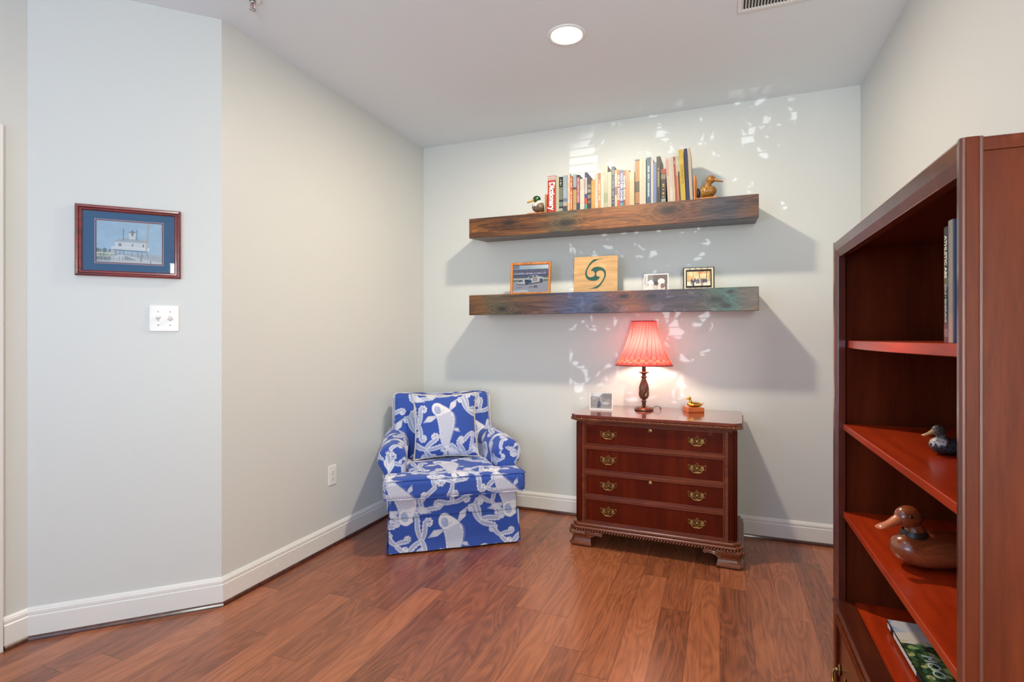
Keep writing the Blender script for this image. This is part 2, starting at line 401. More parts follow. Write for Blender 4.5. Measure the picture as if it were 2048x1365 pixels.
def wall_open(name, axis, at, th, a0, a1, holes, label):
    mb = MB(); edges = [a0]
    def b(u0, u1, z0, z1):
        if axis == 'y': mb.box(u0, u1, at-th, at, z0, z1)
        else: mb.box(at, at+th, u0, u1, z0, z1)
    u = a0
    for (h0, h1, z0, z1) in holes:
        b(u, h0, 0, H); b(h0, h1, 0, z0); b(h0, h1, z1, H); u = h1
    b(u, a1, 0, H)
    return struct(mb.build(name, M['wall']), label)
wall_open('wall_rear', 'y', -1.80, .12, -2.677, 2.32, [(-2.1, -.8, .6, 2.3), (.266, 1.55, .45, 2.32)], 'rear wall behind the camera with one inferred and one added window')
wall_open('wall_side', 'x', 2.20, .12, -1.80, -.20, [(-1.6, -.4, .55, 2.25)], 'side wall behind the camera with a window added for light')
def window(name, axis, at, a0, a1, z0, z1):
    mb = MB()
    def b(u0, u1, w0, w1, d0=0, d1=.05):
        if axis == 'y': mb.box(u0, u1, at-.10+d0, at-.10+d1, w0, w1)
        else: mb.box(at+.10-d1, at+.10-d0, u0, u1, w0, w1)
    t = .035
    b(a0, a0+t, z0, z1); b(a1-t, a1, z0, z1); b(a0+t, a1-t, z0, z0+t); b(a0+t, a1-t, z1-t, z1)
    b(a0+t, a1-t, (z0+z1)/2-.02, (z0+z1)/2+.02, .005, .045)
    return struct(mb.build(name, M['trim']), 'unseen white window frame behind the camera')
window('added_window_1', 'y', -1.80, -2.1, -.8, .6, 2.3)  # unseen left rear window, added to bring in diffuse daylight
window('added_window_3', 'x', 2.20, -1.6, -.4, .55, 2.25)  # unseen side window, added to go with its fill lamp

PATH = [(-2.677, -1.80), (-2.677, 1.351), (-2.175, 1.853), (-2.175, 3.69), (.772, 3.69), (.772, -.20)]
BP = [(0, .018), (.0150, .018), (.0150, .097), (.0108, .102), (.0108, .1045), (.0135, .1065), (.0128, .117), (.0085, .1215), (.0085, .1235), (.0065, .126), (.003, .131), (0, .131)]
SP = [(0, 0), (.0235, 0), (.0235, .006), (.021, .014), (.0165, .019), (0, .019)]
def sweep_seg(i, prof, start=None, end=None):
    pts = [Vector(p) for p in PATH]; nr = []
    for k in range(len(pts)-1): d = (pts[k+1]-pts[k]).normalized(); nr.append(Vector((d.y, -d.x)))
    def mit(k):
        if k <= 0: return nr[0]
        if k >= len(pts)-1: return nr[-1]
        a, b = nr[k-1], nr[k]; return (a+b)/(1+a.dot(b))
    p0, p1, m0, m1 = pts[i], pts[i+1], mit(i), mit(i+1)
    if start is not None: p0, m0 = Vector(start), nr[i]
    v = []; n = len(prof)
    for (P, m_) in ((p0, m0), (p1, m1)):
        for (d, z) in prof: q = P+m_*d; v.append((q.x, q.y, z))
    f = [tuple(range(n)), tuple(reversed(range(n, 2*n)))]+[(k, n+k, n+(k+1) % n, (k+1) % n) for k in range(n)]
    return MB().add(v, f)
M['shoe'] = wood('shoe_moulding_wood', S(52, 26, 20), S(78, 40, 28), S(104, 58, 38), axis='x', rough=.35)
for i, (nm, lab) in enumerate([('entry', 'white baseboard at the far left edge'), ('diagonal', 'white baseboard under the lighthouse picture'), ('left', 'white baseboard running behind the armchair'), ('back', 'white baseboard along the shelf wall'), ('right', 'white baseboard behind the bookcase')]):
    st = (-2.677, 1.266) if i == 0 else None
    struct(sweep_seg(i, BP, st).build('baseboard_'+nm, M['trim']), lab)
    struct(sweep_seg(i, SP, st).build('trim_%d' % (i+1), M['shoe']), 'dark wood shoe moulding under the '+lab)
dc = MB().box(-2.677, -2.658, 1.176, 1.262, 0, 2.10); dc.box(-2.658, -2.652, 1.176, 1.20, 0, 2.10); dc.box(-2.677, -2.658, .30, 1.176, 2.01, 2.10)
struct(dc.build('trim_6', M['trim'], bevel=.002), 'white door casing at the left edge of the photo')

# blinds and shrub that break up the low light outside (behind the camera)
bl = thing('window_blind', 'white horizontal slat blind in the rear window, behind the camera', 'blind', (.266, -1.86, .45))
q = MB()
for k in range(72): q.box(.008, 1.276, -.0085, .0085, .04+k*.0245, .0408+k*.0245)
q.build('slats', M['trim'], bl)
q = MB().box(.004, 1.28, -.02, .02, 1.825, 1.87); q.build('headrail', M['trim'], bl)
struct(window('window_2', 'y', -1.80, .266, 1.55, .45, 2.32))
rnd = random.Random(5)
leafm = mat('shrub_leaf', S(60, 110, 50), .5)
q = MB()
for k in range(11200):
    x = .47+rnd.random()*1.35; z = .12+rnd.random()*2.0
    if k > 8900: x = .80+rnd.random()*.7; z = .30+rnd.random()*.75
    if k > 10400: x = .83+rnd.random()*.22; z = .42+rnd.random()*.4
    y = -2.6+rnd.uniform(-.10, .10)
    if z > .93:
        lim = .555+.022*math.sin(z*61)+.016*math.sin(z*137+1)
        if x < lim: continue
    s = rnd.uniform(.011, .026); a = rnd.random()*2*PI; el = rnd.uniform(-.6, .6)
    mt = Matrix.Translation((x, y, z)) @ Euler((rnd.uniform(-.5, .5), a, el)).to_matrix().to_4x4()
    q.add([(-s*1.5, 0, 0), (-s*.3, 0, s*.62), (s*.7, .004, s*.45), (s*1.6, 0, 0), (s*.6, .004, -s*.45), (-s*.3, 0, -s*.6)], [(0, 1, 2, 3, 4, 5)], mtx=mt)
sh = thing('shrub', 'leafy green shrub outside the rear window, behind the camera', 'shrub', (0, 0, 0))
o = q.build('foliage', leafm, sh); o['kind'] = 'stuff'
q = MB()
for k in range(7): q.tube([(.9+.02*k, -2.6, -.3), (.8+.08*k, -2.62, .5), (.6+.16*k, -2.6, 1.3+.07*k)], [.012, .009, .004], 6)
q.build('stems', M['case_v'], sh)
struct(MB().box(-8, 8, -14, -1.95, -.36, -.30).build('ground', mat('outside_ground', (.10, .12, .06), .9)), 'ground outside the rear window')

# ================================================================== wall plates, ceiling fittings
E45 = rad(45)   # the angled wall faces (.707,-.707): local -y is out of it
def plate_bm(w, h, t=.006): return MB().box(-w/2, w/2, -t, 0, -h/2, h/2)
sw = thing('light_switch', 'white two-gang toggle light switch on the angled wall below the picture', 'switch', (-2.336, 1.692, 1.338), E45)
plate_bm(.114, .118).build('wall_plate', M['plastic'], sw, bevel=.003, seg=3)
for sx in (-1, 1):
    x = sx*.023
    MB().box(x-.0055, x+.0055, -.0075, -.006, -.0125, .0125).build('toggle_slot', mat('toggle_slot_grey', (.68, .68, .66), .5), sw)
    MB().box(-.0085, .0085, -.012, 0, -.005, .005).build('toggle', M['plastic'], sw, (x, -.0072, .002), (rad(25*sx), 0, 0), bevel=.001)
    for z in (-.030, .030): MB().lathe([(.0028, 0), (.0028, .001), (0, .0014)], 10, mtx=Matrix.Rotation(PI/2, 4, 'X')).build('screw', M['steel'], sw, (x, -.006, z))
ol = thing('wall_outlet', 'white duplex power outlet low on the cream left wall', 'outlet', (-2.175, 2.62, .424), PI/2)
plate_bm(.070, .116).build('wall_plate', M['plastic'], ol, bevel=.003, seg=3)
for z in (-.0195, .0195):
    f = MB().prism([(.0165*math.cos(a)*1.0, max(-.0125, min(.0125, .0165*math.sin(a)))) for a in np.linspace(0, 2*PI, 24, endpoint=False)], -.0078, -.006, 'y').build('socket_face', M['plastic'], ol, (0, 0, z))
    MB().box(-.0085, -.0065, -.0083, -.0078, -.001, .008).box(.0060, .0080, -.0083, -.0078, -.001, .0065).lathe([(.0026, 0), (.0026, .0005)], 10, mtx=Matrix.Translation((0, -.0078, -.0075)) @ Matrix.Rotation(PI/2, 4, 'X')).build('slots', M['dark'], f)
MB().lathe([(.0028, 0), (.0028, .001), (0, .0014)], 10, mtx=Matrix.Rotation(PI/2, 4, 'X')).build('screw', M['steel'], ol, (0, -.006, 0))

cn = thing('recessed_light', 'lit round recessed ceiling light above the back wall', 'ceiling light', (-.703, 2.558, H))
MB().lathe([(.093, 0), (.093, -.003), (.088, -.006), (.078, -.005), (.073, -.001), (.073, 0)], 48, caps=False).build('trim_ring', M['plastic'], cn)
MB().lathe([(.0735, -.0008), (.05, -.002), (.0001, -.003)], 40, caps=False).build('lens', mat('lit_lens', (1, 1, 1), .5, emis=(1, .93, .78), estr=14), cn)
vt = thing('ceiling_vent', 'white ceiling air register with narrow slats at the top edge', 'vent', (.075, 2.664, H))
fr = MB().box(0, .36, -.020, 0, -.007, 0).box(0, .36, -.20, -.18, -.007, 0).box(0, .018, -.18, -.02, -.007, 0).box(.342, .36, -.18, -.02, -.007, 0)
fr.build('frame', M['plastic'], vt, bevel=.002)
q = MB()
for k in range(26):
    mt = Matrix.Translation((.0215+k*.0128, 0, -.004)) @ Matrix.Rotation(rad(28), 4, 'Y'); q.box(-.0012, .0012, -.18, -.02, -.006, .004, mtx=mt)
q.build('slats', M['plastic'], vt); MB().box(.018, .342, -.18, -.02, -.0012, -.0002).build('duct_opening', M['dark'], vt)
sk = thing('sprinkler_head', 'small chrome and white fire sprinkler on the ceiling at the top edge', 'sprinkler', (-1.915, 1.79, H))
MB().lathe([(.036, 0), (.036, -.003), (.028, -.009), (.016, -.011), (.012, -.008)], 32, caps=False).build('escutcheon', M['plastic'], sk)
MB().lathe([(.011, -.006), (.011, -.016), (.007, -.018)], 16).build('body', M['steel'], sk)
q = MB()
for s_ in (-1, 1): q.tube([(s_*.009, 0, -.016), (s_*.013, 0, -.026), (s_*.010, 0, -.038), (0, 0, -.044)], .0022, 6)
q.build('frame_arms', M['steel'], sk)
MB().tube([(0, 0, -.018), (0, 0, -.041)], .0024, 8).build('glass_bulb', mat('red_bulb', (.5, .01, .02), .1, coat=1), sk)
q = MB().lathe([(.005, -.044), (.014, -.0455), (.014, -.0465), (.001, -.047)], 20); q.build('deflector', M['steel'], sk)

# ================================================================== framed lighthouse picture on the angled wall
def lighthouse():
    c = Cv(.240, .180, 1500, (165, 198, 226)); w = c.w; h = c.h
    a = c.a; nz = noise2(c.nx, c.ny, 50, 3)[..., None]*.6+noise2(c.nx, c.ny, 17, 4)[..., None]*.4
    a *= .90+.22*nz
    X = lambda px: px/1540.*w; Y = lambda py: h-(py/1000.)*h          # picture-relative design units
    R = lambda x0, y0, x1, y1, col, al=1: c.rect(X(x0), Y(y1), X(x1), Y(y0), col, al)
    L = lambda pts, wd, col, al=1: c.stroke([(X(x), Y(y)) for x, y in pts], wd, col, al)
    Pg = lambda pts, col, al=1: c.poly([(X(x), Y(y)) for x, y in pts], col, al)
    R(0, 770, 1540, 1000, (172, 182, 196)); R(0, 740, 420, 800, (206, 206, 196)); R(0, 800, 330, 860, (150, 168, 150))
    for x, r in ((30, 45), (190, 50), (300, 30), (100, 26)): c.ell(X(x), Y(715), X(r), X(r*1.3), (92, 120, 132))
    L([(0, 760), (420, 740)], .002, (120, 130, 120))
    Pg([(350, 500), (480, 425), (820, 385), (1080, 420), (1240, 500)], (176, 188, 202))       # roof
    for k in range(14): L([(400+60*k, 500), (700+14*k, 395)], .0009, (140, 156, 176))
    R(420, 495, 1190, 640, (226, 230, 236))
    for y in (520, 545, 570, 595, 620): L([(420, y), (1190, y)], .0007, (180, 190, 206))
    Pg([(740, 255), (910, 255), (890, 400), (760, 400)], (222, 224, 228)); Pg([(735, 262), (925, 262), (830, 195)], (128, 128, 158))
    L([(830, 150), (830, 200)], .0016, (110, 110, 140)); Pg([(790, 285), (870, 285), (830, 370)], (150, 140, 120)); R(800, 265, 860, 285, (120, 120, 120))
    R(740, 400, 905, 412, (236, 238, 240))
    for x, y0, y1 in ((620, 175, 430), (935, 185, 425)): L([(x, y0), (x, y1)], .0024, (70, 88, 120))
    for x in (510, 545, 820, 1075): R(x, 530, x+24, 600, (70, 80, 100))
    R(340, 610, 1230, 690, (238, 240, 244), .85)
    for k in range(46): L([(345+19*k, 615), (345+19*k, 690)], .0006, (176, 186, 204))
    L([(330, 612), (1235, 640)], .0013, (250, 250, 250)); L([(380, 692), (1160, 712)], .0042, (96, 106, 124))
    for x0, x1 in ((450, 430), (540, 530), (620, 640), (820, 815), (950, 965), (1040, 1080), (1160, 1210)): L([(x0, 700), (x1, 850)], .0026, (108, 116, 140))
    L([(260, 860), (400, 700)], .003, (214, 214, 222)); L([(400, 720), (620, 860)], .0016, (150, 156, 180)); L([(620, 720), (430, 860)], .0016, (150, 156, 180))
    Pg([(560, 800), (1530, 960), (1540, 1000), (300, 1000), (330, 860)], (208, 212, 222)); Pg([(650, 820), (930, 930), (640, 930)], (120, 132, 150), .8)
    for k in range(6): L([(300, 900+18*k), (1540, 880+22*k)], .0012, (150+8*k, 160+6*k, 180), .8)
    R(0, 870, 330, 950, (110, 128, 132)); L([(0, 850), (430, 862)], .0022, (214, 212, 206))
    for x in (80, 160, 250, 300, 385, 520, 600, 690): L([(x, 850), (x, 940)], .0026, (196, 198, 204)); L([(x+6, 850), (x+6, 940)], .0012, (90, 96, 110))
    for x, y0, y1 in ((1035, 810, 960), (1265, 930, 1000), (90, 790, 850), (165, 790, 850)): L([(x, y0), (x, y1)], .0038, (128, 124, 134))
    L([(1205, 0), (1150, 690)], .0034, (206, 176, 152)); L([(1225, 0), (1172, 690)], .0012, (150, 140, 140))
    for x in (1290, 1340, 1400): L([(x, 830), (x+60, 850)], .0012, (96, 108, 140))
    c.rect(0, 0, w, .0012, (205, 205, 210)); c.rect(0, h-.0012, w, h, (205, 205, 210))
    return c
pf = thing('picture_frame', 'red-brown wooden frame with blue mat and lighthouse print on the angled wall', 'picture', (-2.427, 1.601, 1.670), E45)
FW, FH = .385, .305
def frame_bars(w, h, prof):
    """mitred frame; prof: (inward distance, outward depth) closed"""
    mb = MB(); cor = [(-1, -1), (1, -1), (1, 1), (-1, 1)]; n = len(prof)
    for k in range(4):
        a, b = cor[k], cor[(k+1) % 4]; v = []
        for c_ in (a, b):
            for (d, y) in prof: v.append((c_[0]*(w/2-d), -y, c_[1]*(h/2-d)))
        f = [(i, (i+1) % n, n+(i+1) % n, n+i) for i in range(n)]
        mb.add(v, f)
    return mb
framered = wood('red_frame_wood', S(70, 14, 16), S(118, 26, 26), S(140, 40, 36), axis='x', rough=.25, coat=.5)
frame_bars(FW, FH, [(0, 0), (0, .016), (.004, .020), (.011, .019), (.015, .013), (.020, .013), (.024, .009), (.024, 0)]).build('frame', framered, pf)
MB().box(-FW/2+.02, FW/2-.02, -.004, -.001, -FH/2+.02, FH/2-.02).build('blue_mat', mat('blue_mat_board', S(58, 104, 146), .7), pf)['label'] = 'blue mat board'
def ring(mb, x0, x1, z0, z1, t, y0, y1):
    mb.box(x0, x1, y0, y1, z1-t, z1).box(x0, x1, y0, y1, z0, z0+t).box(x0, x0+t, y0, y1, z0+t, z1-t).box(x1-t, x1, y0, y1, z0+t, z1-t); return mb
px0, px1, pz0, pz1 = -.121, .121, -.091, .091
ring(MB(), px0-.0055, px1+.0055, pz0-.0055, pz1+.0055, .0028, -.0056, -.004).build('mat_bevel', mat('pink_bevel', S(200, 175, 190), .6), pf)
ring(MB(), px0-.0028, px1+.0028, pz0-.0028, pz1+.0028, .0032, -.0052, -.004).build('mat_liner', mat('burgundy_liner', S(110, 40, 62), .6), pf)
printm = attr_mat('photo_print', .35, coat=.3)
print_panel('lighthouse_print', lighthouse(), printm, pf, (0, -.0047, -.090))
gm = bpy.data.materials.new('picture_glass'); gm.use_nodes = True; nt = gm.node_tree; nt.nodes.clear()
o_ = nt.nodes.new('ShaderNodeOutputMaterial'); tr = nt.nodes.new('ShaderNodeBsdfTransparent'); gl = nt.nodes.new('ShaderNodeBsdfGlossy'); gl.inputs['Roughness'].default_value = .02
fr_ = nt.nodes.new('ShaderNodeFresnel'); fr_.inputs[0].default_value = 1.5; mx = nt.nodes.new('ShaderNodeMixShader')
nt.links.new(fr_.outputs[0], mx.inputs[0]); nt.links.new(tr.outputs[0], mx.inputs[1]); nt.links.new(gl.outputs[0], mx.inputs[2]); nt.links.new(mx.outputs[0], o_.inputs[0])
M['glass'] = gm
MB().add([(-FW/2+.022, -.0085, -FH/2+.022), (FW/2-.022, -.0085, -FH/2+.022), (FW/2-.022, -.0085, FH/2-.022), (-FW/2+.022, -.0085, FH/2-.022)], [(0, 1, 2, 3)]).build('glass', gm, pf)

# ================================================================== beam shelves
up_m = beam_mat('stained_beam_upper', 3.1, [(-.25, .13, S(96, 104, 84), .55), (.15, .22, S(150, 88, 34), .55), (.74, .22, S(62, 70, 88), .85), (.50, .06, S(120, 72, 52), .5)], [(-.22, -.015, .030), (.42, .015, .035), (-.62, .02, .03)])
lo_m = beam_mat('stained_beam_lower', 7.7, [(.15, 1.1, S(74, 56, 48), .55), (-.82, .07, S(142, 92, 38), .7), (-.70, .12, S(110, 108, 84), .6), (-.12, .24, S(74, 92, 134), .85), (.22, .09, S(168, 92, 40), .7), (.46, .18, S(80, 72, 92), .75), (.76, .13, S(84, 128, 124), .9)], [(-.67, -.03, .022), (.00, -.045, .028), (.15, .035, .02), (.32, .03, .016), (.69, .0, .026), (.77, .045, .010), (.75, -.04, .012)])  # blue, purple and teal patches: part stain, part painted sky reflection
def beam(name, label, z0, z1, zb, m):
    o = MB().prism([(-.155, z0-z1), (-.155, 0), (.155, 0), (.155, zb-z1)], -.919, .919, 'x')
    ob = o.build(name, m, None, (-.711, 3.535, (z0+z1)/2), bevel=.003)
    ob.data.transform(Matrix.Translation((0, 0, z1-(z0+z1)/2))); return tag(ob, label, 'shelf', 'floating beam shelves')
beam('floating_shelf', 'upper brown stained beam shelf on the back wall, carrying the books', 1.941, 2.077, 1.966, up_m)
beam('floating_shelf', 'lower dark beam shelf, bluish from stain and painted sky reflection, on the back wall, carrying the small pictures', 1.406, 1.545, 1.425, lo_m)
TOP1, TOP2 = 2.077, 1.545

# ================================================================== books on the upper shelf
SPROT = Matrix(((0, 1, 0), (0, 0, -1), (-1, 0, 0))).to_euler()
def book(x0, w, h, spine, label, depth=.17, bands=(), title=None, page=(176, 164, 140), side=None, y=3.40, lean=0, z=TOP1, group='books on the upper shelf', rotz=None, loc=None, lett=None, name='book'):
    """bands: (z0, z1, colour) as fractions of the height; lett: (colour, z0, z1) illegible lettering"""
    loc = loc or (x0, y, z)
    bt = .0022; cuts = sorted({0., 1.}|{b[0] for b in bands}|{b[1] for b in bands}); v = []; f = []; cols = []
    def colat(t):
        c = spine
        for (a, b, k) in bands:
            if a <= t <= b: c = k
        return tuple(.44*q_ for q_ in S(*c))
    mb = MB(); fc = []
    sc = tuple(.42*q_ for q_ in S(*(side or spine)))
    nsp = 0
    for a, b in zip(cuts[:-1], cuts[1:]):
        mb.box(0, w, 0, bt, a*h, b*h); fc += [colat((a+b)/2)]*6
    mb.box(0, bt, bt, depth, 0, h); fc += [sc]*6
    mb.box(w-bt, w, bt, depth, 0, h); fc += [sc]*6
    me = bpy.data.meshes.new(name); me.from_pydata(mb.v, [], mb.f)
    at = me.color_attributes.new('print', 'FLOAT_COLOR', 'CORNER')
    arr = np.repeat(np.array([(*c, 1) for c in fc]), 4, 0); at.data.foreach_set('color', arr.astype(np.float32).ravel())
    me.materials.append(M['cover']); o = bpy.data.objects.new(name, me); C.objects.link(o); o.location = loc
    o.rotation_euler = (0, lean, rotz or 0); tag(o, label, 'book', group)
    mb = MB().box(bt+.0002, w-bt-.0002, bt+.0003, depth-.005, .003, h-.004)
    mb.build('page_block', mat_page(page), o)
    if title:
        s, size, tc, zc = title[:4]; bold = title[4] if len(title) > 4 else 0; sx = title[5] if len(title) > 5 else 1.
        t = text_mesh('spine_title', s, size, flat(tc), o, (w/2, -.0004, zc*h), SPROT, bold=bold, sx=sx)
        t['label'] = 'spine title'
    if lett:
        q = MB(); r = random.Random(int(x0*1e5)); lc, a, b = lett[:3]; wf = lett[3] if len(lett) > 3 else .42; zz = b*h
        while zz > a*h:
            ln = r.uniform(.003, .008); 
            if r.random() < .8: q.box(w*(.5-wf/2), w*(.5+wf/2)*r.uniform(.9, 1.), -.0004, .0001, zz-ln*.55, zz)
            zz -= ln
        if q.v: q.build('spine_lettering', flat(lc), o)
    return o
_fl = {}
def flat(c, rough=.5):
    if c not in _fl: _fl[c] = mat('ink_%d_%d_%d' % c, S(*c), rough)
    return _fl[c]
_pg = {}
def mat_page(c):
    if c not in _pg: _pg[c] = mat('paper_%d_%d_%d' % c, S(*c), .8, bump=(500, .3))
    return _pg[c]
M['cover'] = attr_mat('book_cover', .42, coat=.15)
B = book
CR = (226, 214, 190)
B(-1.063, .0555, .2419, (214, 62, 44), 'thick red dictionary, leftmost book on the upper shelf', .12, [(.955, .985, (236, 230, 226)), (.88, .955, (232, 200, 196))], ('Dictionary', .052, (250, 246, 240), .45, .0014, .83), side=(190, 60, 44))
B(-1.0062, .020, .2344, (214, 216, 192), 'pale cream-green book directly right of the red dictionary', .15)
B(-.9855, .0245, .2286, (22, 28, 28), 'black book with pale label blocks, near the left end', .15, [(.72, .93, (22, 28, 28)), (.34, .70, (132, 140, 118)), (.15, .28, (120, 150, 146)), (.02, .10, (188, 190, 178))], lett=((214, 216, 196), .76, .92, .3))
B(-.9586, .0285, .2353, (176, 194, 212), 'pale sky-blue book with a dark foot, beside the black book', .15, [(0, .15, (88, 82, 92)), (.15, .24, (216, 190, 164)), (.27, .36, (122, 136, 176))], lett=((130, 156, 176), .42, .62, .3))
B(-.9282, .0163, .2457, (228, 216, 196), 'cream book with orange lettering, right of the pale sky-blue book', .15, [(0, .2, (232, 196, 150))], lett=((206, 104, 64), .30, .82, .4))
B(-.9114, .0175, .2243, (202, 96, 42), 'narrow orange book with pale lettering, left part of the row', .15, lett=((238, 196, 160), .06, .94, .4))
B(-.8913, .0227, .2348, (202, 168, 104), 'tan book with a light blue upper third', .15, [(.64, 1., (154, 184, 196)), (.58, .64, (104, 58, 92))], lett=((120, 110, 80), .15, .5, .3))
B(-.8663, .0193, .229, (36, 26, 38), 'dark book with a long rose-pink spine stripe', .15, [(.20, .93, (186, 106, 118)), (0, .18, (34, 58, 104))], lett=((232, 180, 180), .25, .9, .25))
B(-.8448, .0290, .2003, (226, 214, 198), 'short wide cream book beside the thin navy and red one', .15, lett=((206, 170, 166), .45, .9, .3))
B(-.8134, .0158, .2395, (44, 44, 118), 'thin navy book with red and teal blocks at its foot', .16, [(0, .14, (64, 178, 160)), (.14, .30, (226, 60, 50)), (.30, .42, (62, 58, 150)), (.42, .86, (208, 200, 214))])
B(-.7954, .0222, .1954, (54, 36, 28), 'short dark brown book with patterned picture blocks', .14, [(.70, .82, (140, 124, 112)), (.55, .66, (160, 150, 130)), (.36, .48, (150, 120, 96)), (.20, .28, (120, 110, 96))])
B(-.7709, .0238, .1863, (222, 168, 76), 'short golden yellow book left of the pale pink one', .14, lett=((168, 118, 50), .25, .8, .16))
B(-.7465, .0187, .2288, (232, 208, 194), 'pale pink-white book right of the short golden one', .15, lett=((196, 150, 150), .3, .75, .25))
B(-.7271, .0171, .2267, (214, 160, 116), 'tan-orange book with cream lettering, next to the pale pink one', .15, [(.82, 1., (196, 128, 92)), (0, .08, (212, 146, 52))], lett=((240, 214, 180), .2, .68, .45))
B(-.7094, .0202, .2309, (236, 224, 204), 'plain ivory book left of the taller pale grey-green one', .15)
B(-.6885, .0234, .2698, (204, 204, 180), 'tall pale grey-green book with a faint green foot', .17, [(.12, .35, (172, 184, 150))], lett=((110, 140, 96), .14, .32, .2))
B(-.6646, .0232, .2258, (224, 214, 190), 'cream book left of the navy book with a silver stripe', .15, lett=((190, 180, 150), .3, .8, .15))
B(-.6408, .0202, .2581, (34, 38, 78), 'navy book with a silver stripe down its spine', .17, [(.06, .88, (34, 38, 78))], lett=((150, 160, 168), .05, .9, .36))
B(-.6202, .0153, .2339, (222, 212, 188), 'cream book with a yellow top, left of the red dog-training book', .15, [(.91, 1., (212, 186, 42)), (.32, .54, (150, 128, 130))])
B(-.6045, .0169, .2322, (222, 72, 56), 'red and white spine reading GUN DOG', .15, [], ('GUN DOG', .0165, (250, 226, 210), .52, .0003, 2.0))
B(-.5872, .0184, .23, (40, 96, 168), 'blue spine with white letters reading WATER DOG', .15, [(.0, .1, (110, 170, 200))], ('WATER DOG', .0170, (250, 250, 248), .53, .0003, 1.7))
B(-.5684, .0151, .225, (160, 92, 52), 'brown spine with cream letters reading GAME DOG', .15, [], ('GAME DOG', .0145, (250, 234, 206), .52, .0003, 2.0))
B(-.5529, .0242, .2258, (222, 158, 118), 'peach-coloured book right of the three dog-training books', .15, lett=((190, 112, 80), .2, .85, .3))
B(-.528, .0302, .2102, (230, 208, 160), 'cream book with a blue title panel, left of the tall brown one', .15, [(.30, .95, (230, 208, 160))], lett=((150, 160, 186), .42, .94, .34))
B(-.4941, .0270, .2844, (62, 32, 14), 'tall dark brown book with a golden title strip', .18, [(.52, .96, (196, 138, 66)), (.04, .28, (190, 126, 66)), (.28, .52, (70, 56, 26))], lett=((120, 70, 30), .54, .94, .2))
B(-.4666, .0390, .2835, (232, 218, 196), 'wide tall white book with fine dark lettering', .18, [], lett=((150, 130, 110), .32, .95, .16))
B(-.424, .0265, .2884, (20, 92, 132), 'tall teal-blue book with pale lettering', .18, [(.80, .82, (20, 92, 132))], lett=((176, 196, 204), .16, .84, .42))
B(-.3969, .0125, .2768, (230, 216, 204), 'thin white book squeezed right of the tall teal one', .18)
B(-.384, .0195, .2532, (122, 146, 202), 'periwinkle-blue book left of the tall dark olive one', .16, lett=((90, 112, 176), .2, .9, .3))
B(-.3639, .0232, .2875, (56, 52, 36), 'tall dark olive book in the right half of the row', .19, [(.34, .74, (56, 52, 36)), (.0, .32, (44, 42, 40))], side=(122, 98, 62), lett=((158, 146, 104), .35, .75, .4))
B(-.3371, .0285, .2072, (52, 46, 46), 'shorter black book with a red top and yellow title', .16, [(.86, 1., (190, 66, 56)), (.70, .84, (150, 142, 122)), (.16, .56, (52, 46, 46)), (.03, .12, (160, 180, 170))], lett=((206, 178, 84), .16, .56, .4))
for (x0, w, h, c, lab, bd, tt, le) in [
    (-.2972, .0157, .2695, (232, 204, 190), 'pale pink leaning book, first of the leaning group', [(.6, .96, (226, 176, 168))], None, ((206, 110, 110), .6, .95, .3)),
    (-.2811, .0170, .2708, (236, 228, 212), 'white leaning book with small dark lettering', [], None, ((110, 110, 116), .35, .95, .22)),
    (-.2635, .0113, .2751, (230, 214, 186), 'thin cream leaning book left of the rose-red one', [], None, None),
    (-.2518, .0112, .2739, (186, 70, 72), 'thin rose-red leaning book', [(.8, 1., (160, 74, 96))], None, ((236, 214, 214), .84, .9, .4)),
    (-.2402, .0112, .2753, (228, 138, 88), 'thin orange leaning book with a white top', [(.58, 1., (226, 210, 190))], None, ((190, 70, 40), .6, .8, .3)),
    (-.2286, .0083, .2741, (46, 62, 48), 'very thin dark green leaning book left of the big yellow one', [(.66, 1., (196, 204, 178))], None, None),
    (-.2199, .0282, .3133, (232, 196, 62), 'tall bright yellow leaning book', [], ('CORVETTE', .0235, (110, 92, 30), .52, .0), None),
    (-.1882, .0182, .3155, (26, 34, 92), 'tall navy leaning book right of the bright yellow one', [], None, None),
    (-.1681, .0170, .3154, (224, 204, 180), 'tall cream leaning book at the right end of the row', [], None, None)]:
    B(x0, w, h, c, lab, .19 if h > .3 else .17, bd, tt, lean=-rad(2.9), lett=le)

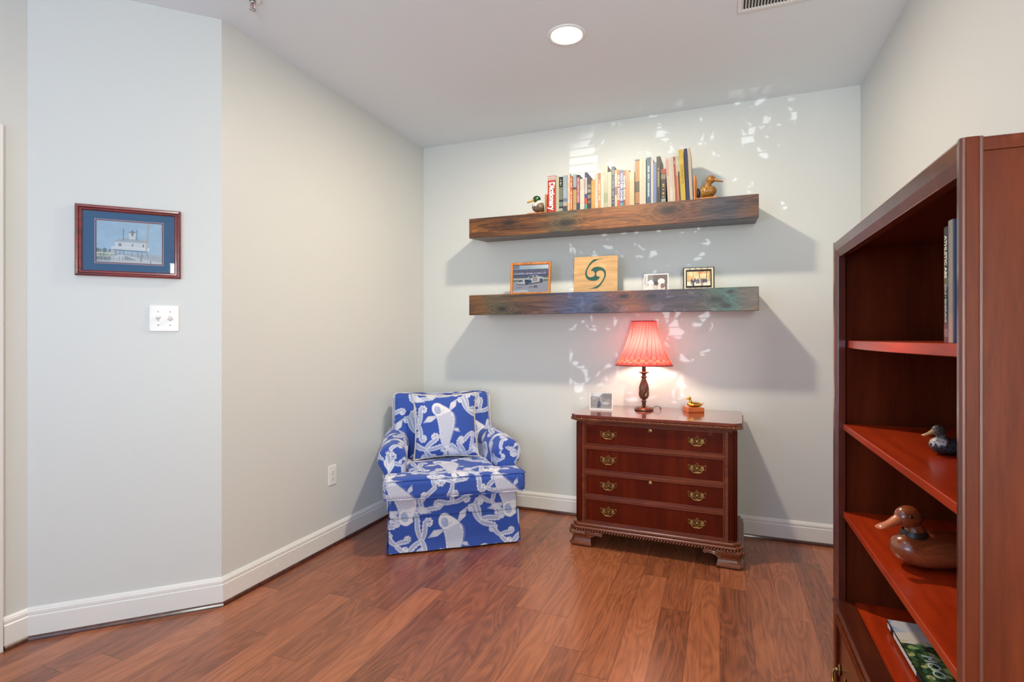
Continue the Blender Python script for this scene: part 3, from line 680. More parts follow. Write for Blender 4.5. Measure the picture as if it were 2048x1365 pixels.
# ================================================================== duck decoys
def duck(parent, L, body, head, bill, eye=(.02, .01, .005), breast=None, tailm=None, collar=None, up=1.0, bust=False):
    """decoy of length L heading +x, resting at z=0"""
    s = L/.30; Yv, Zv = (0, 1, 0), (0, 0, 1); b = MB(); secs = []
    for (x, z, w, h) in [(-.150, .048, .004, .003), (-.135, .046, .022, .012), (-.11, .042, .040, .026), (-.07, .042, .056, .040), (-.02, .043, .064, .043), (.03, .043, .064, .043), (.07, .044, .055, .042), (.10, .047, .042, .036), (.118, .050, .026, .024), (.126, .052, .008, .008)]:
        if not bust or x > -.01: secs.append(((x*s, 0, max(z, h)*s), w*s, h*s, Yv, Zv))
    b.loft(secs, 28); b.build('body', body, parent)
    hd = MB(); secs = []
    for (x, z, w, h) in [(.062, .060, .030, .030), (.070, .082, .025, .024), (.074, .098, .022, .020)]:
        secs.append(((x*s, 0, z*s*up), w*s, h*s, Yv, (-.5, 0, .87)))
    if breast: 
        MB().loft([((.05*s, 0, .055*s), .045*s, .034*s, Yv, Zv), ((.085*s, 0, .052*s), .0485*s, .0405*s, Yv, Zv), ((.108*s, 0, .053*s), .036*s, .033*s, Yv, Zv), ((.125*s, 0, .055*s), .014*s, .014*s, Yv, Zv)], 24).build('breast', breast, parent)
    (MB().tube([(.058*s, 0, .066*s*up), (.066*s, 0, .086*s*up), (.074*s, 0, .108*s*up)], [.031*s, .024*s, .020*s], 18)).build('neck', collar or head, parent)
    cx, cz = .086*s, .128*s*up
    hd.ball((cx, 0, cz), .034*s, .026*s, .029*s, 22, 16); h_ = hd.build('head', head, parent)
    bl_ = MB().loft([((cx+.020*s, 0, cz-.002*s), .016*s, .017*s, Yv, Zv), ((cx+.036*s, 0, cz-.009*s), .013*s, .012*s, Yv, Zv), ((cx+.055*s, 0, cz-.018*s), .013*s, .007*s, Yv, Zv), ((cx+.074*s, 0, cz-.024*s), .015*s, .005*s, Yv, Zv), ((cx+.084*s, 0, cz-.026*s), .009*s, .003*s, Yv, Zv)], 16)
    bl_.build('bill', bill, parent)
    em = mat('duck_eye', eye, .08, coat=1)
    for sy in (-1, 1): MB().ball((cx+.012*s, sy*.0225*s, cz+.007*s), .0048*s).build('eye', em, h_)
    if bust: return
    t = MB().loft([((-.12*s, 0, .052*s), .030*s, .012*s, Yv, Zv), ((-.15*s, 0, .062*s), .020*s, .006*s, Yv, Zv), ((-.172*s, 0, .072*s), .006*s, .002*s, Yv, Zv)], 14)
    t.build('tail', tailm or body, parent)
def speckle(name, a, b_, scale, th=.5, rough=.4):
    m = mat(name, a, rough); t = NT(m); tc = t.n('TexCoord'); v = t.n('TexVoronoi', Scale=scale); t.l(tc.outputs['Object'], v.inputs['Vector'])
    t.l(t.ramp(v.outputs['Distance'], [(th-.08, b_), (th+.08, a)]), t.b.inputs['Base Color']); return m
tan_end = wood('bookend_wood', S(120, 66, 26), S(176, 106, 48), S(206, 136, 68), axis='z', rough=.4)
be = thing('duck_bookend', 'wooden bookend with a green-headed mallard at the left end of the books', 'bookend', (-1.070, 3.45, TOP1), 0, 'duck bookends')
MB().box(-.013, 0, -.05, .05, 0, .125).build('upright', tan_end, be, bevel=.003); MB().box(-.14, -.013, -.05, .05, 0, .010).build('base', tan_end, be, bevel=.002)
dk = bpy.data.objects.new('duck', None); C.objects.link(dk); dk.parent = be; dk.location = (-.012, -.012, .010); dk.rotation_euler = (0, 0, PI+rad(10))
duck(dk, .235, speckle('mallard_body', S(120, 104, 88), S(84, 66, 54), 90), mat('mallard_green', S(16, 66, 26), .2, coat=.6), mat('mallard_bill', S(206, 150, 50), .35), breast=mat('mallard_flank', S(200, 196, 190), .5), collar=mat('white_collar', S(206, 202, 196), .5), bust=True, up=.95)
be = thing('duck_bookend', 'wooden bookend with a speckled brown hen duck at the right end of the books', 'bookend', (-.148, 3.45, TOP1), 0, 'duck bookends')
MB().box(0, .013, -.05, .05, 0, .150).box(.013, .019, -.045, .045, 0, .13).build('upright', tan_end, be, bevel=.003); MB().box(.013, .135, -.05, .05, 0, .012).build('base', tan_end, be, bevel=.002)
dk = bpy.data.objects.new('duck', None); C.objects.link(dk); dk.parent = be; dk.location = (.026, -.005, .012); dk.rotation_euler = (0, 0, rad(-10))
duck(dk, .25, speckle('hen_body', S(166, 120, 52), S(74, 46, 22), 130, .42), speckle('hen_head', S(150, 104, 48), S(96, 62, 30), 160, .3), mat('hen_bill', S(170, 112, 62), .35), up=1.04, bust=True)
MB().ball((.026, -.012, .045), .012, .030, .032).build('tail', mat('hen_tail', (.02, .015, .012), .5), be)

# ================================================================== pictures on the lower shelf
def racecar():
    c = Cv(.23, .17, 1300, (178, 172, 176)); w, h = c.w, c.h
    X = lambda x: x/530*w; Y = lambda y: h-y/400*h
    c.rect(0, Y(60), w, h, (196, 206, 222)); c.rect(0, Y(50), X(90), h, (130, 140, 160))
    c.rect(0, Y(165), w, Y(60), (82, 88, 116)); r = random.Random(2)
    for k in range(900): c.rect(*(lambda x, y: (X(x), Y(y+4), X(x+5), Y(y)))(r.uniform(0, 525), r.uniform(66, 135)), r.choice([(120, 110, 130), (150, 150, 170), (60, 66, 96), (170, 130, 130)]))
    for k in range(90): x = r.uniform(0, 480); c.rect(X(x), Y(134), X(x+r.uniform(6, 20)), Y(r.uniform(108, 126)), r.choice([(210, 210, 220), (190, 170, 180), (150, 160, 190)]))
    c.rect(0, Y(190), w, Y(165), (96, 100, 108)); c.rect(0, Y(215), w, Y(190), (206, 200, 186)); c.rect(0, Y(240), w, Y(213), (112, 128, 96))
    P = lambda pts, col: c.poly([(X(x), Y(y)) for x, y in pts], col)
    P([(60, 268), (60, 285), (200, 292), (440, 262), (460, 246), (300, 262)], (84, 74, 84))
    P([(62, 250), (80, 222), (170, 205), (210, 200), (240, 168), (290, 150), (350, 148), (390, 170), (455, 182), (462, 205), (452, 235), (400, 245), (300, 262), (180, 280), (66, 272)], (232, 230, 216))
    P([(232, 196), (252, 165), (296, 156), (300, 178), (258, 200)], (92, 98, 84)); P([(308, 156), (344, 154), (350, 172), (312, 176)], (44, 40, 46)); P([(358, 156), (380, 170), (360, 172)], (90, 90, 80))
    P([(75, 225), (140, 216), (150, 240), (84, 250)], (58, 76, 84)); P([(180, 210), (270, 214), (290, 246), (270, 264), (186, 276), (176, 230)], (44, 78, 104))
    for x, y, q in ((208, 250, 27), (425, 228, 24)): c.ell(X(x), Y(y), X(q), X(q*1.15), (34, 32, 40)); c.ell(X(x), Y(y), X(q*.45), X(q*.5), (110, 110, 120))
    for x in (300, 333): 
        c.stroke([(X(x), Y(192)), (X(x+14), Y(188)), (X(x+20), Y(200)), (X(x+8), Y(208)), (X(x+21), Y(216)), (X(x+16), Y(232)), (X(x+1), Y(232))], .0042, (150, 50, 46))
    P([(0, 395), (0, 375), (150, 362), (215, 365), (245, 400), (0, 400)], (226, 214, 214))
    q = [(40+i*6, 330+10*math.sin(i*1.7)-i*.4) for i in range(18)]; c.stroke([(X(a), Y(b)) for a, b in q], .0014, (60, 50, 60))
    q = [(240+i*7, 325+18*math.sin(i*2.1)-i*.6) for i in range(20)]; c.stroke([(X(a), Y(b)) for a, b in q], .0016, (60, 50, 60))
    q = [(320+i*4, 320+24*math.sin(i*2.6)) for i in range(14)]; c.stroke([(X(a), Y(b)) for a, b in q], .0016, (70, 60, 70))
    c.a = np.clip(c.a*1.35, 0, .9)
    return c
orange_w = wood('honey_frame_wood', S(130, 70, 22), S(186, 112, 40), S(214, 140, 62), axis='z', rough=.35, coat=.4)
lean = lambda a: (rad(a), 0, 0)
f = thing('picture_frame', 'honey-brown wooden frame with a signed race car photo, leftmost on the lower shelf', 'picture', (-1.218, 3.495, TOP2), group='small pictures on the lower shelf', rot=(rad(-6), 0, rad(3)))
FPR = [(0, 0), (0, .014), (.003, .016), (.014, .014), (.017, .010), (.017, 0)]
frame_bars(.287, .226, FPR).build('frame', orange_w, f, (0, 0, .113)); print_panel('race_car_photo', racecar(), printm, f, (0, -.006, .0175)).scale = (1.1, 1, 1.12)
MB().box(-.14, .14, -.004, 0, .004, .222).build('backing', mat('white_photo_mat', (.75, .74, .72), .5), f)
MB().add([(-.127, -.0085, .016), (.127, -.0085, .016), (.127, -.0085, .21), (-.127, -.0085, .21)], [(0, 1, 2, 3)]).build('glass', gm, f)

f = thing('wooden_plaque', 'square pale wood plaque with a dark green double-swirl emblem, on the lower shelf', 'plaque', (-.770, 3.515, TOP2), group='small pictures on the lower shelf', rot=(rad(-4), 0, rad(1.5)))
pine = wood('pale_maple', S(166, 126, 78), S(188, 148, 98), S(202, 164, 112), axis='x', rough=.4, coat=.2)
MB().box(-.146, .146, 0, .013, 0, .248).build('board', pine, f, bevel=.0015)
sw1 = [(1625, 160), (1480, 165), (1447, 190), (1420, 220), (1394, 258), (1372, 298), (1356, 335), (1348, 370), (1350, 405), (1358, 430), (1376, 457), (1400, 477), (1432, 489), (1470, 494), (1505, 493), (1532, 486), (1552, 473), (1567, 456), (1580, 434), (1562, 436), (1545, 433), (1530, 420), (1521, 405), (1517, 388), (1499, 388), (1497, 402), (1486, 420), (1470, 431), (1450, 438), (1428, 439), (1405, 431), (1388, 416), (1377, 396), (1373, 368), (1378, 335), (1394, 296), (1420, 256), (1456, 218), (1500, 190), (1555, 170)]
K_ = .292/670.; cen = (1508, 388)
a_ = [((x-cen[0])*K_, (cen[1]-y)*K_) for x, y in sw1]; b_ = [(-x, -y) for x, y in a_]
q = MB().prism(a_, -.0016, 0, 'y').prism(b_, -.0015, 0, 'y'); q.build('swirl_emblem', mat('emblem_green', S(18, 74, 60), .35), f, (0, 0, .130))['label'] = 'dark green double-swirl emblem'

def couple():
    c = Cv(.145, .108, 1500, (104, 88, 88)); w, h = c.w, c.h; X = lambda x: x/340*w; Y = lambda y: h-y/240*h
    c.rect(0, 0, X(50), h, (196, 188, 186)); c.rect(X(6), Y(150), X(14), h, (60, 54, 60)); c.rect(X(50), Y(90), X(125), h, (120, 118, 116))
    P = lambda pts, col: c.poly([(X(x), Y(y)) for x, y in pts], col)
    P([(10, 240), (20, 200), (60, 170), (110, 190), (130, 240)], (222, 214, 212))
    c.ell(X(100), Y(120), X(50), X(38), (226, 218, 214)); c.ell(X(160), Y(92), X(42), X(20), (92, 84, 84)); P([(130, 100), (200, 100), (210, 140), (170, 160), (140, 140)], (70, 60, 62))
    c.ell(X(245), Y(105), X(50), X(44), (228, 220, 214)); P([(100, 150), (190, 165), (210, 240), (90, 240)], (190, 176, 172)); P([(200, 140), (290, 130), (300, 240), (190, 240)], (206, 196, 192))
    c.ell(X(265), Y(170), X(30), X(40), (120, 96, 92)); P([(262, 230), (285, 190), (300, 240)], (240, 236, 232)); P([(60, 150), (110, 165), (150, 240), (40, 240)], (214, 204, 202))
    c.rect(0, h-.004, w, h, (232, 228, 224)); c.rect(0, 0, .002, h, (232, 228, 224)); c.rect(w-.003, 0, w, h, (236, 232, 228))
    return c
f = thing('photo_card', 'small unframed black and white photo of two bowed heads, on the lower shelf', 'photo', (-.378, 3.50, TOP2), group='small pictures on the lower shelf', rot=(rad(-7), 0, rad(2)))
MB().box(-.0755, .0755, 0, .003, 0, .112).build('card', M['white_card'], f); print_panel('photo', couple(), printm, f, (0, -.0004, .002))

def group_photo():
    c = Cv(.136, .092, 1700, (226, 196, 152)); w, h = c.w, c.h; X = lambda x: x/400*w; Y = lambda y: h-y/290*h
    c.a *= .8+.35*noise2(c.nx, c.ny, 30, 8)[..., None]; r = random.Random(4)
    for x, cc in ((105, (168, 140, 110)), (215, (120, 88, 60)), (335, (110, 84, 58)), (30, (214, 170, 120)), (385, (120, 124, 90))): c.rect(X(x-7), Y(170), X(x+7), h, cc)
    for k in range(60): c.ell(X(r.uniform(180, 400)), Y(r.uniform(0, 40)), X(12), X(8), r.choice([(200, 110, 70), (224, 150, 100), (150, 120, 70)]), al=.6)
    for k in range(60): c.ell(X(r.uniform(0, 110)), Y(r.uniform(80, 190)), X(14), X(10), r.choice([(220, 160, 110), (206, 150, 96)]), al=.5)
    c.rect(0, 0, w, Y(200), (226, 210, 190)); c.rect(0, Y(210), w, Y(165), (150, 130, 104), .6)
    for k in range(15):
        x = 70+k*19+r.uniform(-4, 4); y = 145+r.uniform(-16, 10); cc = r.choice([(56, 62, 84), (66, 66, 96), (90, 84, 104), (44, 50, 70), (206, 200, 196)])
        c.rect(X(x-9), Y(y+85+r.uniform(0, 30)), X(x+9), Y(y+14), cc); c.ell(X(x), Y(y+6), X(7), X(8), (226, 194, 168)); c.ell(X(x), Y(y), X(6), X(4), (100, 76, 60))
    c.rect(X(90), Y(290), X(125), Y(180), (62, 70, 82)); c.rect(X(240), Y(290), X(275), Y(190), (110, 98, 108), .8)
    return c
f = thing('picture_frame', 'black frame with a striped cream band and a group photo, rightmost on the lower shelf', 'picture', (-.122, 3.492, TOP2), group='small pictures on the lower shelf', rot=(rad(-13), 0, rad(3)))
MB().box(-.092, .092, 0, .013, 0, .146).build('frame', M['black'], f, bevel=.001)
q = MB(); ring(q, -.085, .085, .004, .141, .0095, -.0012, .0002); q.build('cream_band', mat('cream_inlay', S(206, 196, 172), .4), f)
q = MB()
for z0 in (.004, .1315):
    for x in (-.051, -.017, .017, .051):
        for d in (-.0028, .0028): q.box(x+d-.0012, x+d+.0012, -.0016, .0004, z0, z0+.0095)
q.build('band_bars', M['black'], f); print_panel('group_photo', group_photo(), printm, f, (0, -.0008, .0265))
MB().box(-.03, .03, -.005, 0, 0, .085).build('easel_back', M['black'], f, (.055, .048, .0165), (rad(25), 0, 0))

# ================================================================== chest with four drawers
ch = thing('filing_chest', 'dark cherry four-drawer chest with brass pulls and carved feet under the shelves', 'chest', (-.3672, 3.1345, 0), rad(-2.0))
D = .535     # depth; front plane of the base is y=0, the wall is behind
def cant(x, y0, y1, c): return [(-x, y1), (-x, y0+c), (-x+c, y0), (x-c, y0), (x, y0+c), (x, y1)]
case_d = wood('case_dark', (.040, .005, .001), (.065, .009, .002), (.09, .014, .003), axis='z', rough=.32, coat=.1, figure=5., spec=.3)
q = MB().prism(cant(.452, .030, D-.02, .030), .135, .745); q.build('case', case_d, ch)
q = MB().prism([(-.43, .030), (.43, .030), (.43, .0265), (-.43, .0265)][::-1], .140, .744)
for z in (.600, .447, .299): q.box(-.392, .392, .0185, .030, z-.009, z+.011)
q.box(-.41, .41, .0185, .030, .738, .7449).box(-.41, .41, .0185, .030, .138, .152).box(-.408, -.392, .0185, .030, .152, .738).box(.392, .408, .0185, .030, .152, .738)
q.build('drawer_rails', M['cherry'], ch, bevel=.0015)
q = MB()
for s_ in (-1, 1):
    for x, y in ((.4195, .0255), (.4335, .040), (.4455, .0525)):
        pass
    for k, (x, y, r_) in enumerate([(.4145, .0275, .0048), (.4245, .0285, .0048), (.4335, .0365, .0045), (.4415, .0445, .0045), (.4505, .058, .004)]):
        q.tube([(s_*x, y, .145), (s_*x, y, .150), (s_*x, y, .733), (s_*x, y, .738)], [r_*.4, r_, r_, r_*.4], 10)
q.build('reeded_corners', M['cherry_v'], ch)
def drawer(z0, z1, lock):
    d = MB().box(-.389, .389, .0200, .030, z0, z1).build('drawer', M['cherry_v'], ch, bevel=.0025)
    q = MB(); ring(q, -.389, .389, z0, z1, .006, .0165, .0205); q.build('edge_bead', M['cherry'], d, bevel=.001)
    zc = (z0+z1)/2
    for sx in (-1, 1):
        hx = sx*.248; h = MB()
        half = [(0, .026), (.006, .018), (.010, .013), (.018, .010), (.024, .013), (.032, .008), (.038, .014), (.046, .016), (.047, .006), (.043, -.002), (.046, -.010), (.038, -.012), (.030, -.008), (.024, -.014), (.014, -.012), (.007, -.018), (0, -.020)]
        out = half+[(-x, z) for x, z in half[-2:0:-1]]
        h.tube([(hx+x, .0180, zc+z+.004) for x, z in out], .0014, 6, closed=True)
        for k in (-1, 1):
            h.prism([(hx+k*.028+.0085*math.cos(a), zc+.002+.012*math.sin(a)) for a in np.linspace(0, 2*PI, 12, endpoint=False)], .0180, .0195, 'y')
            h.tube([(hx+k*.010, .0180, zc-.010), (hx+k*.006, .018, zc), (hx+k*.010, .018, zc+.010), (hx, .018, zc+.020)], .0013, 6)
            h.tube([(hx+k*.004, .0180, zc-.012), (hx+k*.014, .018, zc-.004), (hx+k*.016, .018, zc+.008)], .0012, 6)
        h.prism([(hx, zc+.012), (hx+.006, zc+.002), (hx, zc-.008), (hx-.006, zc+.002)], .0178, .0192, 'y')
        b_ = h.build('pull', M['brass'], d)
        p = MB()
        for k in (-1, 1): p.tube([(hx+k*.028, .0195, zc+.002), (hx+k*.028, .010, zc+.002)], .0045, 10)
        pts = [(hx-.028, .0095, zc+.002), (hx-.031, .0085, zc-.008), (hx-.022, .0075, zc-.017), (hx-.012, .007, zc-.0215), (hx, .007, zc-.0205), (hx+.012, .007, zc-.0215), (hx+.022, .0075, zc-.017), (hx+.031, .0085, zc-.008), (hx+.028, .0095, zc+.002)]
        p.tube(pts, [.0018, .0018, .0024, .0034, .0030, .0034, .0024, .0018, .0018], 8); p.build('bail', M['brass'], b_)
    if lock:
        l = MB().lathe([(.0125, 0), (.0125, .002), (.009, .0045), (.0, .005)], 20, mtx=Matrix.Translation((-.006, .0200, z1-.020)) @ Matrix.Rotation(PI/2, 4, 'X')).build('lock', M['brass'], d)
        MB().box(-.0072, -.0048, .0143, .0152, z1-.0245, z1-.0155).build('keyhole', M['dark'], l)
drawer(.612, .737, True); drawer(.459, .590, False); drawer(.311, .437, True); drawer(.153, .289, False)
# top: slab, shadow moulding, rope edge
q = MB().prism(cant(.462, .014, D-.005, .034), .7685, .7715); q.prism(cant(.478, .0, D, .036), .7715, .788); top = q.build('top', M['cherry_top'], ch, bevel=.003, seg=3)
MB().prism(cant(.456, .018, D-.01, .030), .745, .7685).build('cornice', M['cherry'], ch, bevel=.003)
def rope(name, segs, z, r, pitch, parent, tilt=.9, m=None, drop=1.):
    mb = MB()
    for (a, b) in segs:
        a, b = Vector((*a, z)), Vector((*b, z)); d = b-a; n = max(1, int(d.length/pitch)); ang = math.atan2(d.y, d.x)
        for k in range(n):
            c = a+d*((k+.5)/n); R = Matrix.Rotation(ang, 4, 'Z') @ Matrix.Rotation(tilt, 4, 'Y')
            mb.ball(c, r*.55, r*.9, r*1.25*drop, 7, 5, R)
    return mb.build(name, m or M['carved'], parent)
c_ = .036
rope('rope_moulding', [((-.476, .30), (-.476, .034)), ((-.476, .034), (-.442, .002)), ((-.442, .002), (.442, .002)), ((.442, .002), (.476, .034)), ((.476, .034), (.476, D-.02))], .7620, .0098, .0128, ch)
# base
q = MB().prism(cant(.470, .012, D-.01, .034), .120, .138); q.prism(cant(.484, .0, D-.005, .036), .1045, .120); q.build('base_moulding', M['carved'], ch, bevel=.005, seg=3)
rope('gadroon_moulding', [((-.480, .30), (-.480, .036)), ((-.480, .036), (-.446, .004)), ((-.446, .004), (.446, .004)), ((.446, .004), (.480, .036)), ((.480, .036), (.480, D-.02))], .0985, .0085, .0165, ch, tilt=.75)
def foot(sx, front):
    mb = MB(); y0 = .002 if front else D-.145
    def sec(z, ins, w): # square ring, corner at outer front
        xo = .485-ins; xi = xo-w; ya = y0+(ins if front else 0); yb = ya+w
        return [(sx*xo, ya+.018), (sx*(xo-.018), ya), (sx*xi, ya), (sx*xi, yb), (sx*xo, yb)]
    rows = [(.096, .004, .135), (.088, -.001, .140), (.076, .001, .136), (.066, .008, .124), (.054, .014, .116), (.040, .014, .116), (.028, .008, .124), (.018, .000, .136), (.009, .000, .138), (.005, .006, .13)]
    v = []; f = []
    for r_ in rows: v += [(x, y, r_[0]) for x, y in sec(*r_)]
    for i in range(len(rows)-1):
        for k in range(5): f.append((i*5+k, i*5+(k+1) % 5, (i+1)*5+(k+1) % 5, (i+1)*5+k))
    f += [tuple(range(5)), tuple(reversed(range(len(rows)*5-5, len(rows)*5)))]
    mb.add(v, f, False)
    if front:
        wing = [(sx*.37, .096), (sx*.288, .096), (sx*.279, .088), (sx*.281, .076), (sx*.295, .070), (sx*.312, .074), (sx*.334, .068), (sx*.358, .052), (sx*.37, .05)]
        mb.prism(wing, y0+.006, y0+.03, 'y')
        mb.tube([(sx*.291, y0-.003, .083), (sx*.291, y0+.03, .083)], .0115, 16); mb.tube([(sx*.291, y0-.007, .083), (sx*.291, y0, .083)], .005, 10)
        mb.tube([(sx*.300, y0+.004, .088), (sx*.325, y0, .087), (sx*.35, y0, .080), (sx*.372, y0+.003, .072)], [.006, .006, .0055, .003], 8)
        mb.tube([(sx*.302, y0+.004, .077), (sx*.326, y0+.001, .077), (sx*.352, y0+.002, .068)], [.004, .004, .002], 8)
        for k in range(10):     # carved leaves over the knee
            x = .392+.0105*k; mb.ball((sx*min(x, .474), y0+.004+(.006 if x > .468 else 0), .081), .0042, .006, .0165, 7, 6, Matrix.Rotation(sx*.30, 4, 'Y'))
        for k in range(5): mb.ball((sx*.4855, y0+.028+.016*k, .081), .006, .0055, .0165, 7, 6)
    o = mb.build('foot', M['carved'], ch, bevel=.002 if not front else 0)
    for p_ in o.data.polygons: p_.use_smooth = True
    o.data.set_sharp_from_angle(angle=rad(38))
    MB().lathe([(.022, 0), (.024, .002), (.022, .006)], 20, center=(sx*.42, y0+.055)).build('glide', mat('glide_plastic', (.55, .53, .52), .4), o)
for sx in (-1, 1): foot(sx, True); foot(sx, False)

TZ = .7885
# ================================================================== table lamp
lp = thing('table_lamp', 'lit table lamp with a red pleated bell shade and twisted bronze stem on the chest', 'lamp', (-.452, 3.496, TZ))
MB().lathe([(.0, 0), (.058, 0), (.060, .004), (.058, .010), (.050, .017), (.040, .021), (.024, .025), (.016, .029)], 48).build('base', M['bronze'], lp)
def tw(r, z, a): 
    t = max(0, min(1, (z-.070)/.13)); e = math.sin(PI*t)**.6 if 0 < t < 1 else 0
    return r*(1+.12*e*math.cos(6*a-z*85))
prof = [(.0115, .027), (.012, .030), (.012, .050), (.017, .054), (.017, .058), (.012, .061), (.0115, .068)]
prof += [(.0125+.0180*max(0, math.sin(PI*min(1, t**.62)))**.85, .070+.132*t) for t in np.linspace(.03, 1, 34)]
prof += [(.0140, .2035), (.0140, .206)]
MB().lathe(prof, 96, twist=tw).build('twisted_stem', M['bronze'], lp)
MB().lathe([(.0135, .206), (.020, .208), (.0205, .212), (.013, .215), (.0115, .222), (.013, .231), (.028, .238), (.034, .2415), (.033, .243), (.013, .245)], 40).build('drip_cup', M['bronze'], lp)
MB().lathe([(.0125, .244), (.0125, .330), (.010, .333), (.010, .36)], 24).build('candle_sleeve', mat('dark_sleeve', S(96, 74, 66), .35, .4), lp)
SHZ0, SHZ1 = .288, .566
def shade_r(t): return .176-.103*(t**.62)*(1.0)+.004*t   # bell flare
nu, nv = 361, 90
A_, T_ = np.meshgrid(np.linspace(0, 2*PI, nu), np.linspace(0, 1, nv), indexing='ij')
Rr = .078+(.178-.078)*(1-T_)**2.0*.62+(.178-.078)*(1-T_)*.38
Rr = Rr*(1+.006*np.cos(A_*28-T_*1.9*2*PI))
P = np.stack([Rr*np.cos(A_), Rr*np.sin(A_), SHZ0+(SHZ1-SHZ0)*T_], -1)
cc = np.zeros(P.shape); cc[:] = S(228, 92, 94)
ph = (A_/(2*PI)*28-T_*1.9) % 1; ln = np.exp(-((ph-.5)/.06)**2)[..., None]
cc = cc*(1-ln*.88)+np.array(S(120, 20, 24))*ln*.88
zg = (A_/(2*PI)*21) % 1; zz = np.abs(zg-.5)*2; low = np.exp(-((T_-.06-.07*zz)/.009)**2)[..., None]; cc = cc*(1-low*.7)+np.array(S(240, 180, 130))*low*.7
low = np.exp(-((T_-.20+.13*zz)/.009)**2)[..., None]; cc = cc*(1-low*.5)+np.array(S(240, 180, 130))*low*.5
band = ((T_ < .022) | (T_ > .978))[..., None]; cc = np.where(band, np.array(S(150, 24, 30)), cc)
sm = bpy.data.materials.new('red_silk_shade'); sm.use_nodes = True; nt = sm.node_tree; nt.nodes.clear()
o_ = nt.nodes.new('ShaderNodeOutputMaterial'); at = nt.nodes.new('ShaderNodeAttribute'); at.attribute_name = 'print'
df = nt.nodes.new('ShaderNodeBsdfDiffuse'); tl = nt.nodes.new('ShaderNodeBsdfTranslucent'); mx = nt.nodes.new('ShaderNodeMixShader'); mx.inputs[0].default_value = .35
for b_ in (df, tl): nt.links.new(at.outputs['Color'], b_.inputs['Color'])
nt.links.new(df.outputs[0], mx.inputs[1]); nt.links.new(tl.outputs[0], mx.inputs[2]); nt.links.new(mx.outputs[0], o_.inputs[0])
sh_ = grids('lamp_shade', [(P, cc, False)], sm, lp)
seamm = mat('shade_seam', S(150, 22, 34), .6)
for k in range(6):
    a = 2*PI*k/6-PI/2+rad(16); pts = []
    for t in np.linspace(0, 1, 16): r_ = .0785+.100*((1-t)**2*.62+(1-t)*.38); pts.append((r_*math.cos(a), r_*math.sin(a), SHZ0+(SHZ1-SHZ0)*t))
    MB().tube(pts, .0011, 6).build('shade_seam', seamm, sh_)
MB().tube([(.0785*math.cos(a), .0785*math.sin(a), SHZ1) for a in np.linspace(0, 2*PI, 48, endpoint=False)], .0025, 6, closed=True).build('top_trim', seamm, sh_)
q = MB().tube([(.178*math.cos(a), .178*math.sin(a), SHZ0) for a in np.linspace(0, 2*PI, 72, endpoint=False)], .0022, 6, closed=True)
for k in range(90): a = 2*PI*k/90; q.ball((.178*math.cos(a), .178*math.sin(a), SHZ0-.0035), .0022, n=6, m=4)
q.build('beaded_trim', mat('bead_bronze', S(120, 84, 50), .3, .7), sh_)
MB().lathe([(.010, .355), (.013, .360), (.018, .375), (.027, .400), (.030, .420), (.026, .440), (.014, .453), (.0001, .457)], 28).build('bulb', mat('frosted_bulb', (1, .9, .75), .3, emis=(1, .80, .58), estr=175), lp)
MB().tube([(0, 0, .35), (.045, 0, .36), (.056, 0, .43), (.05, 0, .52), (0, 0, .545), (-.05, 0, .52), (-.056, 0, .43), (-.045, 0, .36), (0, 0, .35)], .0014, 6).lathe([(.002, .543), (.007, .55), (.009, .556), (.005, .563), (.0, .568)], 14).build('harp', M['brass'], lp)
cp = [(.052, .022, .006), (.062, .030, .020), (.078, .035, .024), (.095, .036, .020), (.103, .034, .008), (.10, .045, .003), (.09, .085, .003), (.085, .14, .003)]
MB().tube(cp, .0018, 6).build('power_cord', M['cord'], lp)

def landscape():
    c = Cv(.145, .108, 1500, (128, 116, 106)); w, h = c.w, c.h; X = lambda x: x/350*w; Y = lambda y: h-y/245*h
    c.a *= .7+.6*(noise2(c.nx, c.ny, 26, 1)*.6+noise2(c.nx, c.ny, 8, 2)*.4)[..., None]
    c.poly([(0, h), (0, Y(60)), (X(60), Y(48)), (X(140), Y(55)), (X(200), Y(8)), (X(210), h)], (178, 176, 168)); c.poly([(X(200), Y(10)), (w, Y(14)), (w, Y(90)), (X(160), Y(60))], (104, 94, 86), .8)
    c.ell(X(250), Y(160), X(60), X(26), (188, 182, 176), al=.7); c.rect(0, 0, w, Y(210), (150, 134, 118), .7)
    c.poly([(X(105), Y(230)), (X(125), Y(130)), (X(140), Y(110)), (X(165), Y(130)), (X(172), Y(190)), (X(165), Y(232))], (22, 20, 24)); c.ell(X(143), Y(96), X(9), X(10), (60, 48, 44))
    return c
f = thing('photo_card', 'white-bordered photo of a dark figure in a landscape, standing on the left of the chest', 'photo', (-.708, 3.40, TZ), rot=(rad(-6), 0, rad(4)))
MB().box(-.0735, .0735, 0, .003, 0, .108).build('card', M['white_card'], f); print_panel('photo', landscape(), printm, f, (0, -.0004, .0095)); f.children[-1].scale = (.93, 1, .90)
bk = thing('wooden_block', 'small orange-brown wooden block under the gold duck on the chest', 'block', (-.155, 3.535, TZ), rad(24))
MB().box(-.050, .050, -.050, .050, 0, .030).build('block', wood('block_wood', S(150, 72, 34), S(190, 98, 48), S(212, 120, 64), axis='x', rough=.35, coat=.3), bk, bevel=.002)
gd = thing('duck_figurine', 'tiny polished gold duck standing on the small wooden block', 'figurine', (-.150, 3.533, TZ+.030), PI+rad(15))
duck(gd, .104, M['gold'], M['gold'], M['gold'], up=1.22)

